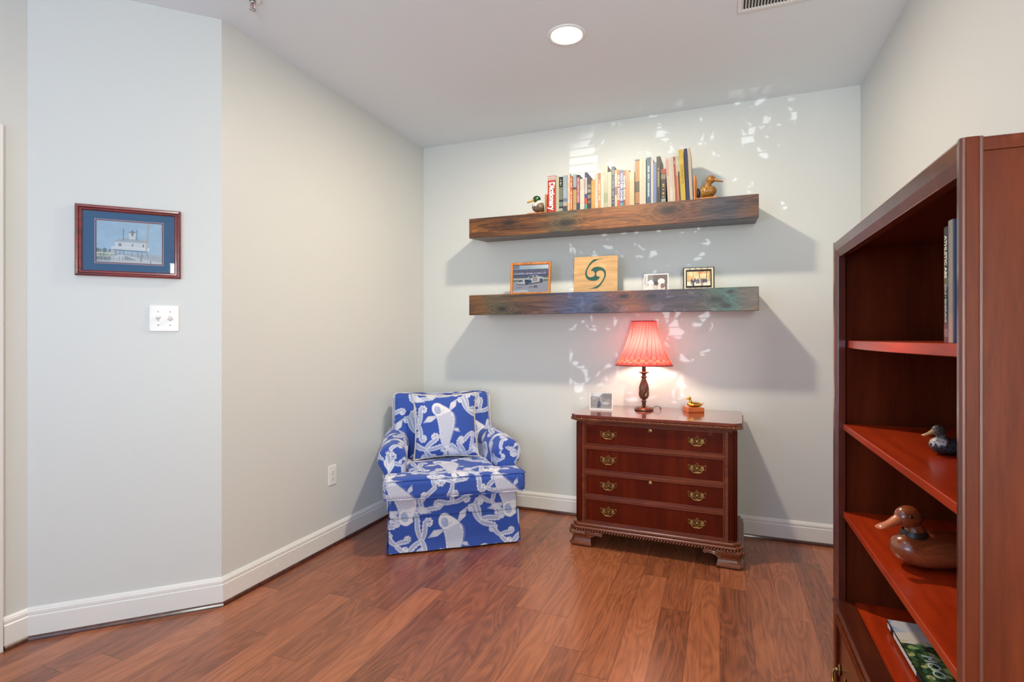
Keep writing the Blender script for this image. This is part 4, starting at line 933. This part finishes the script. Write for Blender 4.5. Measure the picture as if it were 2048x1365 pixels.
# ================================================================== bookcase on the right
bc = thing('bookcase', 'tall dark cherry bookcase with ducks and books, cut by the right edge', 'bookcase', (.333, 1.4415, 0))
Wd, HT, DP = .947, 1.545, .405; y0, y1 = -Wd/2, Wd/2
st = .030
for yy, nm in ((y0, 'near'), (y1-.022, 'far')):
    q = MB().box(.012, DP, yy+(.004 if nm == 'near' else 0), yy+.022-(.0 if nm == 'near' else .0), .02, HT-.004)
    if nm == 'near':
        q.box(.0, .0175, yy-.001, yy+.022, .0, HT); q.box(.0150, DP, yy+.0005, yy+.005, HT-.022, HT-.003); q.box(.0175, DP, yy, yy+.004, .0, .10); q.box(DP-.04, DP, yy, yy+.004, .1, HT-.022)
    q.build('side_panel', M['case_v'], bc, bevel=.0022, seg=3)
MB().box(DP-.01, DP, y0+.022, y1-.022, .02, HT-.01).build('back_panel', wood('case_back_wood', (.018, .004, .002), (.036, .009, .004), (.06, .016, .007), axis='z', rough=.4), bc)
MB().box(.004, DP, y0+.001, y1-.001, HT-.022, HT-.001).build('top_board', M['case_x'], bc, bevel=.003)
# face frame with a hollowed inner bevel
def fframe(pts_yz, name):
    pass
vprof = [(0, 0), (0, .006), (.004, .0155), (.010, .018), (.016, .012)]   # (in from outer edge, x)
for s_, yy in ((1, y0), (-1, y1)):
    w_ = .026 if s_ == 1 else .034
    poly = [(-.003, yy), (-.006, yy+s_*.004), (-.005, yy+s_*w_*.55), (.002, yy+s_*w_), (.022, yy+s_*w_), (.022, yy)]
    MB().prism(poly, .0, HT, 'z').build('face_stile', M['case_face'], bc, bevel=.0015)
poly = [(-.003, HT), (-.006, HT-.004), (-.003, HT-.028), (.004, HT-.048), (.024, HT-.048), (.024, HT)]
v = [(x, y, z) for y in (y0+.005, y1-.005) for x, z in poly]; n_ = len(poly)
MB().add(v, [tuple(range(n_)), tuple(reversed(range(n_, 2*n_)))]+[(i, n_+i, n_+(i+1) % n_, (i+1) % n_) for i in range(n_)]).build('top_rail', M['case_face'], bc, bevel=.0015)
def shelf(z, bow, t=.021, xf=.012):
    N_ = 24; ys = np.linspace(y0+.0225, y1-.0225, N_); poly = [(xf-bow*(1-((y)/(Wd/2-.022))**2), y) for y in ys]+[(DP-.011, y1-.0225), (DP-.011, y0+.0225)]
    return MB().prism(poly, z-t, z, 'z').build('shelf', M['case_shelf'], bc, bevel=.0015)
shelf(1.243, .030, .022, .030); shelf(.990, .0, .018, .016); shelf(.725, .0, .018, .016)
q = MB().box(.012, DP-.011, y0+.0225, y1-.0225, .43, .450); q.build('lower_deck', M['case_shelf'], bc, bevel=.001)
q = MB().box(-.012, .045, y0+.022, y1-.022, .444, .4545); q.box(-.006, .03, y0+.022, y1-.022, .424, .444); q.build('deck_moulding', M['case_x'], bc, bevel=.004, seg=3)
def fdrawer(z0_, z1_):
    d = MB().box(.0, .02, y0+.03, y1-.036, z0_, z1_).build('drawer', M['case_x'], bc, bevel=.003)
    q = MB(); o0 = y0+.03; o1 = y1-.036
    for a in ((o0, o1, z0_, z0_+.02), (o0, o1, z1_-.02, z1_), (o0, o0+.02, z0_+.02, z1_-.02), (o1-.02, o1, z0_+.02, z1_-.02)): q.box(-.008, .001, *a)
    q.build('raised_border', M['case_v'], d, bevel=.003)
    zc = (z0_+z1_)/2
    for yc in (y0+.17, y1-.115):
        h = MB()
        for k in (-1, 1): h.ball((-.003, yc+k*.036, zc+.012), .004, .013, .017, 14, 10); h.tube([(0, yc+k*.036, zc+.012), (-.016, yc+k*.036, zc+.012)], .005, 10)
        h.tube([(-.016, yc-.036, zc+.012), (-.020, yc-.040, zc-.002), (-.022, yc-.025, zc-.016), (-.022, yc, zc-.020), (-.022, yc+.025, zc-.016), (-.020, yc+.040, zc-.002), (-.016, yc+.036, zc+.012)], .0036, 8)
        h.build('bail_pull', M['brass'], d)
fdrawer(.095, .412)
MB().box(.006, .03, y0+.022, y1-.022, 0, .088).build('plinth', M['case_x'], bc, bevel=.003)
q = MB()
for y_ in (y1-.0225,):
    for x_ in (.07, .33):
        for z_ in (.52, .60, .82, .90, 1.08, 1.16, 1.32, 1.40): q.ball((x_, y_, z_), .0022, .0006, .0022, 8, 6)
q.build('shelf_pin_holes', M['dark'], bc)

# contents of the bookcase (world coordinates)
wood_duck = wood('carved_duck_wood', S(98, 44, 22), S(142, 70, 38), S(172, 94, 54), axis='x', rough=.22, coat=.8, figure=6)
dk = thing('duck_decoy', 'large glossy carved brown wooden duck on the lower bookcase shelf', 'decoy', (.474, 1.512, .7255), PI+rad(24), 'ducks in the bookcase')
duck(dk, .268, wood_duck, wood_duck, wood('duck_bill_wood', S(176, 90, 48), S(206, 112, 66), S(222, 134, 84), axis='x', rough=.22, coat=.8), up=1.0)
mb = MB().lathe([(.0235, .050), (.0262, .060), (.0262, .066), (.0225, .074)], 24, center=(.061, 0), caps=False, mtx=Matrix.Diagonal((1.04, 1.04, 1.14, 1))).build('dark_neck_band', mat('dark_band', S(48, 34, 26), .4), dk)
dk = thing('duck_decoy', 'small grey and white painted duck on the middle bookcase shelf', 'decoy', (.490, 1.480, .9905), PI+rad(20), 'ducks in the bookcase')
duck(dk, .125, speckle('loon_body', S(58, 62, 66), S(24, 26, 28), 200, .42), speckle('loon_head', S(96, 92, 86), S(60, 56, 50), 260, .4), mat('loon_bill', S(196, 156, 110), .4), breast=speckle('loon_breast', S(200, 196, 192), S(110, 104, 100), 190, .30))
def side_book(yc, w, h, col, label, title, tcol, depth, x=.350, bands=(), side=None, extra=None):
    o = book(0, w, h, col, label, depth, bands, title, y=0, loc=(.370, yc, 1.2435), rotz=-PI/2, side=side, group='books on the top bookcase shelf')
    return o
ink = (232, 226, 200)
o = side_book(1.1630, .0165, .2035, (30, 30, 26), 'thin black book reading ATHLETIC ABS on the top bookcase shelf', ('ATHLETIC ABS', .0140, ink, .74, .0005, .82), ink, .17, bands=[(.0, .05, (70, 72, 74)), (.12, .2, (84, 86, 88)), (.05, .12, (150, 150, 146)), (.48, .56, (150, 142, 96))], side=(34, 34, 30))
t = text_mesh('spine_subtitle', 'COLE \u2022 SEABOURNE', .0088, flat((206, 204, 196)), o, (.0083, -.0004, .34*.2035), SPROT, bold=.0002, sx=.85)
o = side_book(1.1440, .0190, .2115, (214, 206, 196), 'white and blue book beside the black one on the top bookcase shelf', None, None, .17, bands=[(.0, .24, (226, 216, 196))], side=(122, 150, 204))
o2 = MB()
for (a, b) in ((.90, .94), (.80, .81), (.62, .63), (.56, .57), (.09, .105)): o2.box(.003, .006, -.0005, .0001, a*.2115, b*.2115)
o2.build('spine_lettering', flat((150, 150, 160)), o)

def garden():
    c = Cv(.25, .35, 900, (176, 190, 212)); w, h = c.w, c.h; r = random.Random(9)
    c.rect(0, h*.86, w, h, (150, 168, 206)); c.ell(w*.75, h*.95, .06, .03, (66, 104, 176)); c.ell(w*.25, h*.93, .06, .04, (206, 206, 214)); c.poly([(0, h*.8), (w*.45, h*.93), (w*.5, h*.68), (0, h*.66)], (222, 214, 206))
    c.rect(0, 0, w, h*.66, (40, 66, 40))
    for k in range(260): c.ell(r.uniform(0, w), r.uniform(h*.05, h*.70), r.uniform(.004, .016), r.uniform(.003, .009), r.choice([(150, 176, 110), (60, 96, 52), (96, 130, 70), (196, 196, 140), (30, 52, 36), (70, 110, 84)]), r.uniform(0, 3), al=.8)
    for k in range(7): c.ell(r.uniform(w*.1, w*.4), h*.33+r.uniform(-.02, .02), .008, .006, (176, 216, 140))
    c.rect(w*.38, 0, w, h*.40, (24, 34, 30), .75); c.rect(0, 0, w, h*.12, (26, 26, 26), .8)
    return c
gb = thing('book', 'picture book lying flat with a garden cover, on the bottom bookcase deck', 'book', (.428, 1.400, .4555), 0, 'books lying in the bookcase')
MB().box(0, .25, -.005, .35, 0, .0025).box(0, .25, -.005, .35, .0195, .022).box(0, .003, -.005, .35, 0, .022).build('cover', flat((30, 30, 30)), gb)
MB().box(.0034, .245, 0, .345, .0027, .0193).build('page_block', M['page'], gb)
cv = garden(); U, V = np.meshgrid(np.linspace(0, cv.w, 180), np.linspace(0, cv.h, 240), indexing='ij')
grids('cover_print', [(np.stack([U, V-.002, np.full(U.shape, .0223)], -1), cv.sample(U, V), False)], printm, gb, weld=False, smooth=False)
q = MB(); r = random.Random(3); yy = .342
while yy > .115:
    ln = r.uniform(.006, .014)
    if not (.318 > yy > .292): q.box(-.0006, .0001, yy-ln*.8, yy, .0045, .0045+r.uniform(.010, .0125))
    yy -= ln
q.build('spine_lettering', flat((226, 222, 212)), gb)
text_mesh('cover_title', 'MOO', .036, flat((206, 216, 222)), gb, (.040, .182, .0226), (0, 0, -PI/2), align='LEFT', sx=1.1)

# ================================================================== armchair
fab = Cv(.62, .60, 900, (54, 84, 168), wrap=True)
WHT, LBL, MBL = (226, 226, 232), (160, 174, 210), (96, 118, 180)
def scroll(x, y, ang, L, hand, w, curl=1.0):
    L *= 1.45; n = 40; pts = []; ws = []; a = ang
    for i in range(n+1):
        t = i/n; pts.append((x, y)); ws.append(w*(.55+.55*math.sin(PI*min(1, t*1.15+.1)))*(1-.36*t))
        q_ = min(1, max(0, (t-.28)/.35)); k = hand*(-1.5+(8.6+2.5*t)*curl*q_*q_*(3-2*q_)); a += k/n; ds = L/n*(1.12-.62*t); x += math.cos(a)*ds; y += math.sin(a)*ds
    fab.stroke(pts, [v for v in ws], WHT); fab.stroke(pts, [v*.64 for v in ws], LBL); fab.stroke(pts[2:-4], [v*.30 for v in ws[2:-4]], MBL, .55); fab.stroke(pts[1:-3], w*.09, WHT)
    e = pts[-1]; fab.ell(e[0], e[1], w*.42, w*.42, WHT); fab.ell(e[0], e[1], w*.22, w*.22, LBL)
    # scalloped outer rim
    for i in range(4, n-3, 4):
        p, q_ = pts[i], pts[i+1]; d = math.hypot(q_[0]-p[0], q_[1]-p[1])+1e-9; nx, ny = -(q_[1]-p[1])/d*-hand, (q_[0]-p[0])/d*-hand
        fab.ell(p[0]+nx*ws[i]*.48, p[1]+ny*ws[i]*.48, w*.16, w*.16, WHT)
def cluster(x, y, items, w=.030):
    for (a, L, hnd) in items: scroll(x, y, rad(a), L, hnd, w)
def koi(x, y, ang, mir=1, s=1.):
    ca, sa = math.cos(ang), math.sin(ang)
    T = lambda u, v: (x+s*(mir*u*ca-v*sa), y+s*(mir*u*sa+v*ca))
    cl = lambda t: .026*math.sin(t*PI*1.5)+.0            # t 0 head .. 1 tail
    wd = lambda t: .012+.050*math.sin(PI*min(1, (t*.86+.10)))**.9*(1-.42*t)
    ax = lambda t: .150-.265*t
    def fin(t, side, ln, wv, a):
        b = T(cl(t)+side*wd(t)*.8, ax(t)); dx, dy = math.cos(a), math.sin(a); tip = (cl(t)+side*(wd(t)*.8+ln*dx), ax(t)+ln*dy)
        px_, py_ = -dy*side, dx
        m1 = (cl(t)+side*(wd(t)*.8+ln*.55*dx)+px_*wv, ax(t)+ln*.55*dy+py_*wv); m2 = (cl(t)+side*(wd(t)*.8+ln*.5*dx)-px_*wv*.7, ax(t)+ln*.5*dy-py_*wv*.7)
        root = (cl(t)+side*wd(t)*.6, ax(t)); P_ = [T(*root), T(*m1), T(*tip), T(*m2)]; fab.poly(P_, WHT)
        for k in (-.6, -.2, .2, .6):
            e = (m1[0]*(.5+k/2)+m2[0]*(.5-k/2), m1[1]*(.5+k/2)+m2[1]*(.5-k/2)); fab.stroke([T(*root), T(*e), T(tip[0]*.8+e[0]*.2, tip[1]*.8+e[1]*.2)], .0014, MBL)
    fin(.24, 1, .100, .022, rad(42)); fin(.24, -1, .100, .022, rad(-4)); fin(.62, -1, .060, .014, rad(-40)); fin(.60, 1, .055, .013, rad(-50))
    for a in (-26, 12, 40):      # tail
        t0 = T(cl(1), ax(1)+.01); d = rad(-90+a); tip = T(cl(1)+.10*math.cos(d), ax(1)+.10*math.sin(d)); m1 = T(cl(1)+.06*math.cos(d+.26), ax(1)+.06*math.sin(d+.26)); m2 = T(cl(1)+.06*math.cos(d-.26), ax(1)+.06*math.sin(d-.26))
        fab.poly([t0, m1, tip, m2], WHT); fab.stroke([t0, tip], .0014, MBL)
    N_ = 30; Lp = [T(cl(i/N_)-wd(i/N_), ax(i/N_)) for i in range(N_+1)]; Rp = [T(cl(i/N_)+wd(i/N_), ax(i/N_)) for i in range(N_+1)]
    fab.poly(Lp+Rp[::-1], WHT); fab.stroke(Lp, .0016, MBL); fab.stroke(Rp, .0016, MBL)
    for i in range(N_): # dorsal hatch
        t = i/N_
        if .25 < t < .85: fab.stroke([T(cl(t)+wd(t)*.72, ax(t)), T(cl(t)+wd(t)*1.16, ax(t)-.004)], .0014, WHT)
    row = 0; t = .24
    while t < .97:
        w_ = wd(t)*.86; n = max(2, int(2*w_/.0125)); 
        for k in range(n+1):
            u = cl(t)-w_+2*w_*((k+(row % 2)*.5)/n)
            if abs(u-cl(t)) > w_: continue
            c0 = (u, ax(t)); arc = [T(c0[0]+.0062*math.cos(b), c0[1]-.0062*math.sin(b)) for b in np.linspace(PI*.02, PI*.98, 6)]
            fab.stroke(arc, .0021, MBL); fab.ell(*T(c0[0], c0[1]+.001), .0013, .0013, MBL)
        t += .037; row += 1
    hp = [T(cl(0)+.036*math.cos(b), ax(.09)+.044*math.sin(b)) for b in np.linspace(0, 2*PI, 20)]; fab.poly(hp, WHT)
    fab.poly([T(cl(0)+.020*math.cos(b)-.004, ax(.1)+.026*math.sin(b)) for b in np.linspace(0, 2*PI, 16)], LBL); fab.ell(*T(cl(0)-.006, ax(.05)), .007*s, .007*s, WHT); fab.ell(*T(cl(0)-.006, ax(.05)), .004*s, .004*s, MBL)
    fab.stroke([T(cl(0)-.030, ax(.16)), T(cl(0)+.0, ax(.20)), T(cl(0)+.034, ax(.15))], .0022, MBL)
cluster(.13, .33, [(120, .20, 1), (60, .15, -1), (200, .15, -1), (-60, .13, 1)]); cluster(.13, .49, [(30, .15, 1), (150, .16, -1), (80, .11, -1)], .026)
cluster(.47, .42, [(20, .17, 1), (80, .15, -1), (-40, .14, -1), (130, .12, 1)]); cluster(.50, .27, [(-20, .14, 1), (200, .13, -1), (-80, .15, 1)], .027)
cluster(.18, .17, [(-10, .17, -1), (60, .14, 1), (-70, .14, -1), (170, .12, 1)]); cluster(.44, .12, [(160, .16, 1), (100, .13, -1), (20, .15, -1), (-60, .13, 1)], .028)
cluster(.31, .535, [(100, .11, 1), (0, .12, -1), (190, .12, 1)], .026); cluster(.30, .075, [(-90, .12, 1), (30, .11, 1), (140, .10, -1)], .025)
cluster(.60, .32, [(-60, .11, -1), (30, .1, 1), (150, .09, 1)], .025); cluster(.20, .05, [(120, .10, 1), (200, .10, -1)], .024); cluster(.50, .03, [(60, .10, 1), (-10, .11, 1)], .024)
cluster(.57, .18, [(10, .10, 1), (80, .10, -1)], .024); cluster(.06, .45, [(200, .10, 1), (100, .09, -1)], .024); cluster(.55, .52, [(60, .10, -1), (-40, .10, 1), (170, .1, 1)], .024); cluster(.08, .22, [(150, .10, 1), (40, .09, -1)], .023)
koi(.31, .30, rad(18), 1, 1.08); koi(.0, .0, rad(196), -1, 1.08)
fab.blur(2)
fabm = attr_mat('koi_print_cotton', .85, sheen=.15, bump=(700, .15), spec=.25)
def fcol(u, v, du=0., dv=0.): return fab.sample(u+du, v+dv)
def rbox(hx, hy, hz, r, step, deform=None, off=(0, 0, 0), uv=None):
    """rounded box as six printed grids; uv(P, N) -> u, v"""
    out = []; hs = (hx, hy, hz)
    for ax in range(3):
        for sg in (-1, 1):
            a, b = [i for i in range(3) if i != ax]; na, nb = max(2, int(2*hs[a]/step)), max(2, int(2*hs[b]/step))
            A__, B__ = np.meshgrid(np.linspace(-hs[a], hs[a], na+1), np.linspace(-hs[b], hs[b], nb+1), indexing='ij')
            Q = np.zeros(A__.shape+(3,)); Q[..., a] = A__; Q[..., b] = B__; Q[..., ax] = sg*hs[ax]
            inn = np.stack([np.clip(Q[..., i], -(hs[i]-r), hs[i]-r) for i in range(3)], -1)
            d = Q-inn; n_ = np.linalg.norm(d, axis=-1, keepdims=True); N_ = d/n_; P = inn+N_*r
            u, v = uv(P, N_, ax)
            if deform: P = deform(P, N_)
            P = P+np.array(off); flip = (sg < 0) ^ (ax == 1)
            out.append((P, fcol(u, v), flip))
    return out
STP = .0030
CHX, CHY = -1.676, 3.137
ac = thing('armchair', 'blue skirted armchair with a white koi and wave print in the corner', 'armchair', (CHX, CHY, 0), rad(36.5))
UO, VO = .33, -.34      # print registration on the front
def uv_std(off, du=0., dv=0.):
    ox, oy, oz = off
    def f(P, N_, ax):
        X, Y, Z = P[..., 0]+ox, P[..., 1]+oy, P[..., 2]+oz
        side = ax == 0
        u = np.where(side, Y*1.0+.13, X); v = np.where(side, Z, Z+(Y+.42)*(1 if ax != 1 else 1)*(ax == 2)+0*Y)
        if ax == 1: v = Z
        if side: u = Y+X*0
        return u+UO+du, v+VO+dv
    return f
# body box with taper towards the back
def body_def(P, N_):
    k = (P[..., 1]+.36)/.72; P = P.copy(); P[..., 0] *= 1-.20*k; return P
grids('body', rbox(.383, .360, .105, .020, STP*1.6, body_def, (0, 0, .300), uv_std((0, 0, .30))), fabm, ac)
# skirt: four hanging panels with open corner pleats
def panel(p0, p1, z0, z1, du, flare=.010, wav=.0025, th=.004):
    p0, p1 = Vector(p0), Vector(p1); L = (p1-p0).length; d = (p1-p0).normalized(); nrm = Vector((d.y, -d.x)); na, nb = int(L/STP), int((z1-z0)/STP)
    A__, B__ = np.meshgrid(np.linspace(0, L, na), np.linspace(z0, z1, nb), indexing='ij'); k = (z1-B__)/(z1-z0)
    o = flare*k+wav*np.sin(A__*23+du*9)*k; P = np.stack([p0.x+d.x*A__+nrm.x*o, p0.y+d.y*A__+nrm.y*o, B__], -1)
    Pi = P-np.array([nrm.x, nrm.y, 0])*th; c_ = fcol(A__+du+UO, B__+VO)
    out = [(P, c_, False), (Pi, c_, True)]
    for sl in ((slice(0, 1), slice(None)), (slice(-1, None), slice(None))):
        out.append((np.concatenate([P[sl], Pi[sl]], 0), np.concatenate([c_[sl], c_[sl]], 0), sl[0].start == -1))
    for s2, fl in ((slice(0, 1), True), (slice(-1, None), False)):
        a_, b__ = P[:, s2], Pi[:, s2]; out.append((np.concatenate([a_, b__], 1), np.concatenate([c_[:, s2]]*2, 1), not fl))
    return out
fb, bb = .388, .312
sk = panel((-fb, -.366), (fb, -.366), .012, .205, -fb)
grids('skirt', sk, fabm, ac)
grids('skirt', panel((fb+.002, -.360), (bb+.002, .362), .012, .205, .2), fabm, ac)
grids('skirt', panel((-bb-.002, .362), (-fb-.002, -.360), .012, .205, .35), fabm, ac)
grids('skirt', panel((bb, .366), (-bb, .366), .012, .205, .1, flare=.004), fabm, ac)
for sx in (-1, 1):   # inner pleat flaps seen through the slits
    MB().box(sx*.376-.012, sx*.376+.012, -.352, -.346, .010, .20).build('corner_pleat', mat('fabric_blue', S(44, 68, 146), .85), ac)
MB().box(-.30, .30, -.28, .28, .0, .20).build('swivel_base', M['dark'], ac)
# seat cushion: full-width front with ears, narrower between the arms
def crown(off):
    oy, oz = off[1], off[2]
    def f(P, N_):
        P = P.copy(); X, Y, Z = P[..., 0]+off[0], P[..., 1]+oy, P[..., 2]
        e = (1-np.clip(np.abs(X)/.43, 0, 1)**3)*(1-np.clip(np.abs(Y+.16)/.32, 0, 1)**4)
        P[..., 2] += np.where(Z > 0, .008*e, -.004*e)
        P[..., 1] += np.where(N_[..., 1] < -.3, -.010*(1-(np.clip(np.abs(X)/.42, 0, 1))**2), 0)
        return P
    return f
o1 = (0, -.345, .388); o2 = (0, -.13, .3875)
gr = rbox(.418, .093, .060, .036, STP, crown(o1), o1, uv_std(o1))+rbox(.268, .285, .0595, .022, STP, crown(o2), o2, uv_std(o2))
grids('seat_cushion', gr, fabm, ac)
# welt cords
def welt(name, pts, r=.0042, closed=True, parent=ac, m=None):
    P = [Vector(p) for p in pts]; v = MB(); v.tube(pts, r, 8, closed=closed)
    if m: return v.build(name, m, parent)
    co = np.array(v.v); nr = 8; me = v.build(name, fabm, parent); a = me.data.color_attributes.new('print', 'FLOAT_COLOR', 'POINT')
    col = fcol(co[:, 0]+UO, co[:, 2]+co[:, 1]+.07); a.data.foreach_set('color', np.concatenate([col, np.ones((len(col), 1))], 1).astype(np.float32).ravel()); return me
def crz(x, y): return .008*(1-min(abs(x)/.43, 1)**3)*(1-min(abs(y+.16)/.32, 1)**4)
def rr_line(hx, y_front, y_back, z, r, n=9, top=True):
    pts = []
    for x in np.linspace(-hx+r, hx-r, 40): pts.append((x, y_front-.010*(1-(abs(x)/.42)**2)+.004, z+(crz(x, y_front+.02) if top else 0)))
    for a in np.linspace(-PI/2, 0, n)[1:]: pts.append((hx-r+r*math.cos(a), y_front+r+r*math.sin(a), z))
    pts.append((hx, y_back, z)); pl_ = [(-x, y, z_) for x, y, z_ in reversed(pts[40:])]
    return pl_+pts
welt('cushion_welt', rr_line(.414, -.434, -.262, .4395, .024), closed=False); welt('cushion_welt', rr_line(.414, -.434, -.262, .336, .024, top=False), closed=False)
# arms
def arm(sx):
    pr = [(.392, .200), (.396, .30), (.402, .40), (.410, .455), (.424, .475)]
    cx_, cz_, r_ = .362, .540, .086
    pr += [(cx_+r_*math.cos(a), cz_+r_*math.sin(a)) for a in np.linspace(rad(-38), rad(205), 40)]
    pr += [(.283, .47), (.281, .40), (.281, .200), (.392, .200)]
    pr = np.array(pr); seg = np.hypot(*(np.diff(pr, axis=0).T)); S_ = np.concatenate([[0], np.cumsum(seg)]); n = int(S_[-1]/STP); t = np.linspace(0, S_[-1], n)
    px_, pz_ = np.interp(t, S_, pr[:, 0]), np.interp(t, S_, pr[:, 1])
    for _ in range(6):
        px_[1:-1] = (px_[:-2]+px_[1:-1]*2+px_[2:])/4; pz_[1:-1] = (pz_[:-2]+pz_[1:-1]*2+pz_[2:])/4
    ys = list(np.linspace(.30, -.215, int(.515/STP))); sc = [1.]*len(ys)
    R_ = .034
    for a in np.linspace(0, PI/2, 12)[1:]: ys.append(-.215-R_*math.sin(a)); sc.append(1-(1-math.cos(a))*.36)
    for s_ in np.linspace(.60, .0008, 26): ys.append(-.215-R_-.002*(1-s_)); sc.append(s_)
    ys = np.array(ys); sc = np.array(sc); c0x, c0z = .352, .52
    arc = np.concatenate([[0], np.cumsum(np.hypot(np.diff(ys), np.diff(sc)*.08))])
    X = c0x+(px_[None]-c0x)*sc[:, None]; Z = c0z+(pz_[None]-c0z)*sc[:, None]; Z = np.maximum(Z, .2+0*Z)
    Y = np.repeat(ys[:, None], n, 1); shift = -.062*np.clip((Y+.24)/.54, 0, 1)**1.0; drop = -.018*np.clip((-Y-.02)/.2, 0, 1)+.015*np.clip((Y)/.3, 0, 1)
    P = np.stack([sx*(X+shift), Y, Z+np.where(Z > .3, drop, 0)], -1)
    U_ = arc[:, None]*np.ones((1, n)); V_ = np.repeat(t[None], len(ys), 0)
    front = (sc < .62)[:, None]
    col = np.where(front[..., None], fcol(sx*X+UO, Z+VO), fcol(V_*sx+.05+(.2 if sx > 0 else 0), U_+.1))
    return grids('arm', [(P, col, sx < 0)], fabm, ac)
arm(1); arm(-1)
# back cushion
tilt = rad(11)
def back_def(P, N_):
    P = P.copy(); X, Y, Z = P[..., 0].copy(), P[..., 1].copy(), P[..., 2].copy()
    e = (1-np.clip(np.abs(X)/.335, 0, 1)**2.5)*(1-np.clip(np.abs(Z)/.24, 0, 1)**3)
    P[..., 1] += np.where(Y < 0, -.022*e, 0)
    P[..., 2] += np.where(Z > .12, -.010*np.cos(X/.335*PI/2)*np.clip((Z-.12)/.1, 0, 1), 0)
    ca, sa = math.cos(tilt), math.sin(tilt); y, z = P[..., 1].copy(), P[..., 2].copy(); P[..., 1] = y*ca+z*sa; P[..., 2] = -y*sa+z*ca; return P
ob_ = (0, .228, .628)
grids('back_cushion', rbox(.334, .072, .240, .045, STP, back_def, ob_, lambda P, N_, ax: ((P[..., 0] if ax != 0 else P[..., 1])+.05, (P[..., 2] if ax != 2 else P[..., 1]+.24)+.44)), fabm, ac)
pts = []
for (cx_, cz_, a0, a1) in ((.289, .195, 0, PI/2), (-.289, .195, PI/2, PI)):
    for a in np.linspace(a0, a1, 10): pts.append((cx_+.046*math.cos(a), -.060, cz_+.046*math.sin(a)))
pts = [(.336, -.060, -.20)]+pts+[(-.336, -.060, -.20)]
top_ = [(x, -.060, .241-.010*math.cos(x/.335*PI/2)) for x in np.linspace(.25, -.25, 14)]; pts = pts[:11]+top_+pts[11:]
rt = lambda p: (p[0], p[1]*math.cos(tilt)+p[2]*math.sin(tilt)+ob_[1], -p[1]*math.sin(tilt)+p[2]*math.cos(tilt)+ob_[2])
welt('back_welt', [rt(p) for p in pts], closed=False)

# throw pillow
pw = thing('throw_pillow', 'square blue koi print pillow with off-white piping leaning in the armchair', 'pillow', (CHX, CHY, 0), rad(36.5))
hp = .213; n = int(2*hp/STP)
A__, B__ = np.meshgrid(np.linspace(-1, 1, n), np.linspace(-1, 1, n), indexing='ij')
def pill(sg):
    pin = .030; X = A__*hp*(1-pin/hp*(1-B__**2)*A__**2*.6-.0); Z = B__*hp*(1-pin/hp*(1-A__**2)*B__**2*.6)
    T = .068*((1-np.abs(A__)**2.6)*(1-np.abs(B__)**2.6))**.55
    T = T*(1+.05*np.sin(A__*5+B__*3))
    return np.stack([X, sg*T, Z], -1)
PP = pill(-1); PB = pill(1); tp = rad(13)
def prt(P): 
    P = P.copy(); y, z = P[..., 1].copy(), P[..., 2].copy(); P[..., 1] = y*math.cos(tp)+z*math.sin(tp)+.040; P[..., 2] = -y*math.sin(tp)+z*math.cos(tp)+.667; return P
cu_, cv_ = A__*hp*1.0+.325, B__*hp*1.0+.325
grids('pillow_cover', [(prt(PP), fcol(cu_, cv_), False), (prt(PB), fcol(cu_+.3, cv_), True)], fabm, pw)
ed = [PP[i, 0] for i in range(0, n, 4)]+[PP[-1, j] for j in range(0, n, 4)]+[PP[i, -1] for i in range(n-1, 0, -4)]+[PP[0, j] for j in range(n-1, 0, -4)]
ed = prt(np.array(ed)); welt('piping', [tuple(p) for p in ed], .0058, True, pw, mat('cream_piping', S(206, 200, 190), .8))['label'] = 'off-white piping'
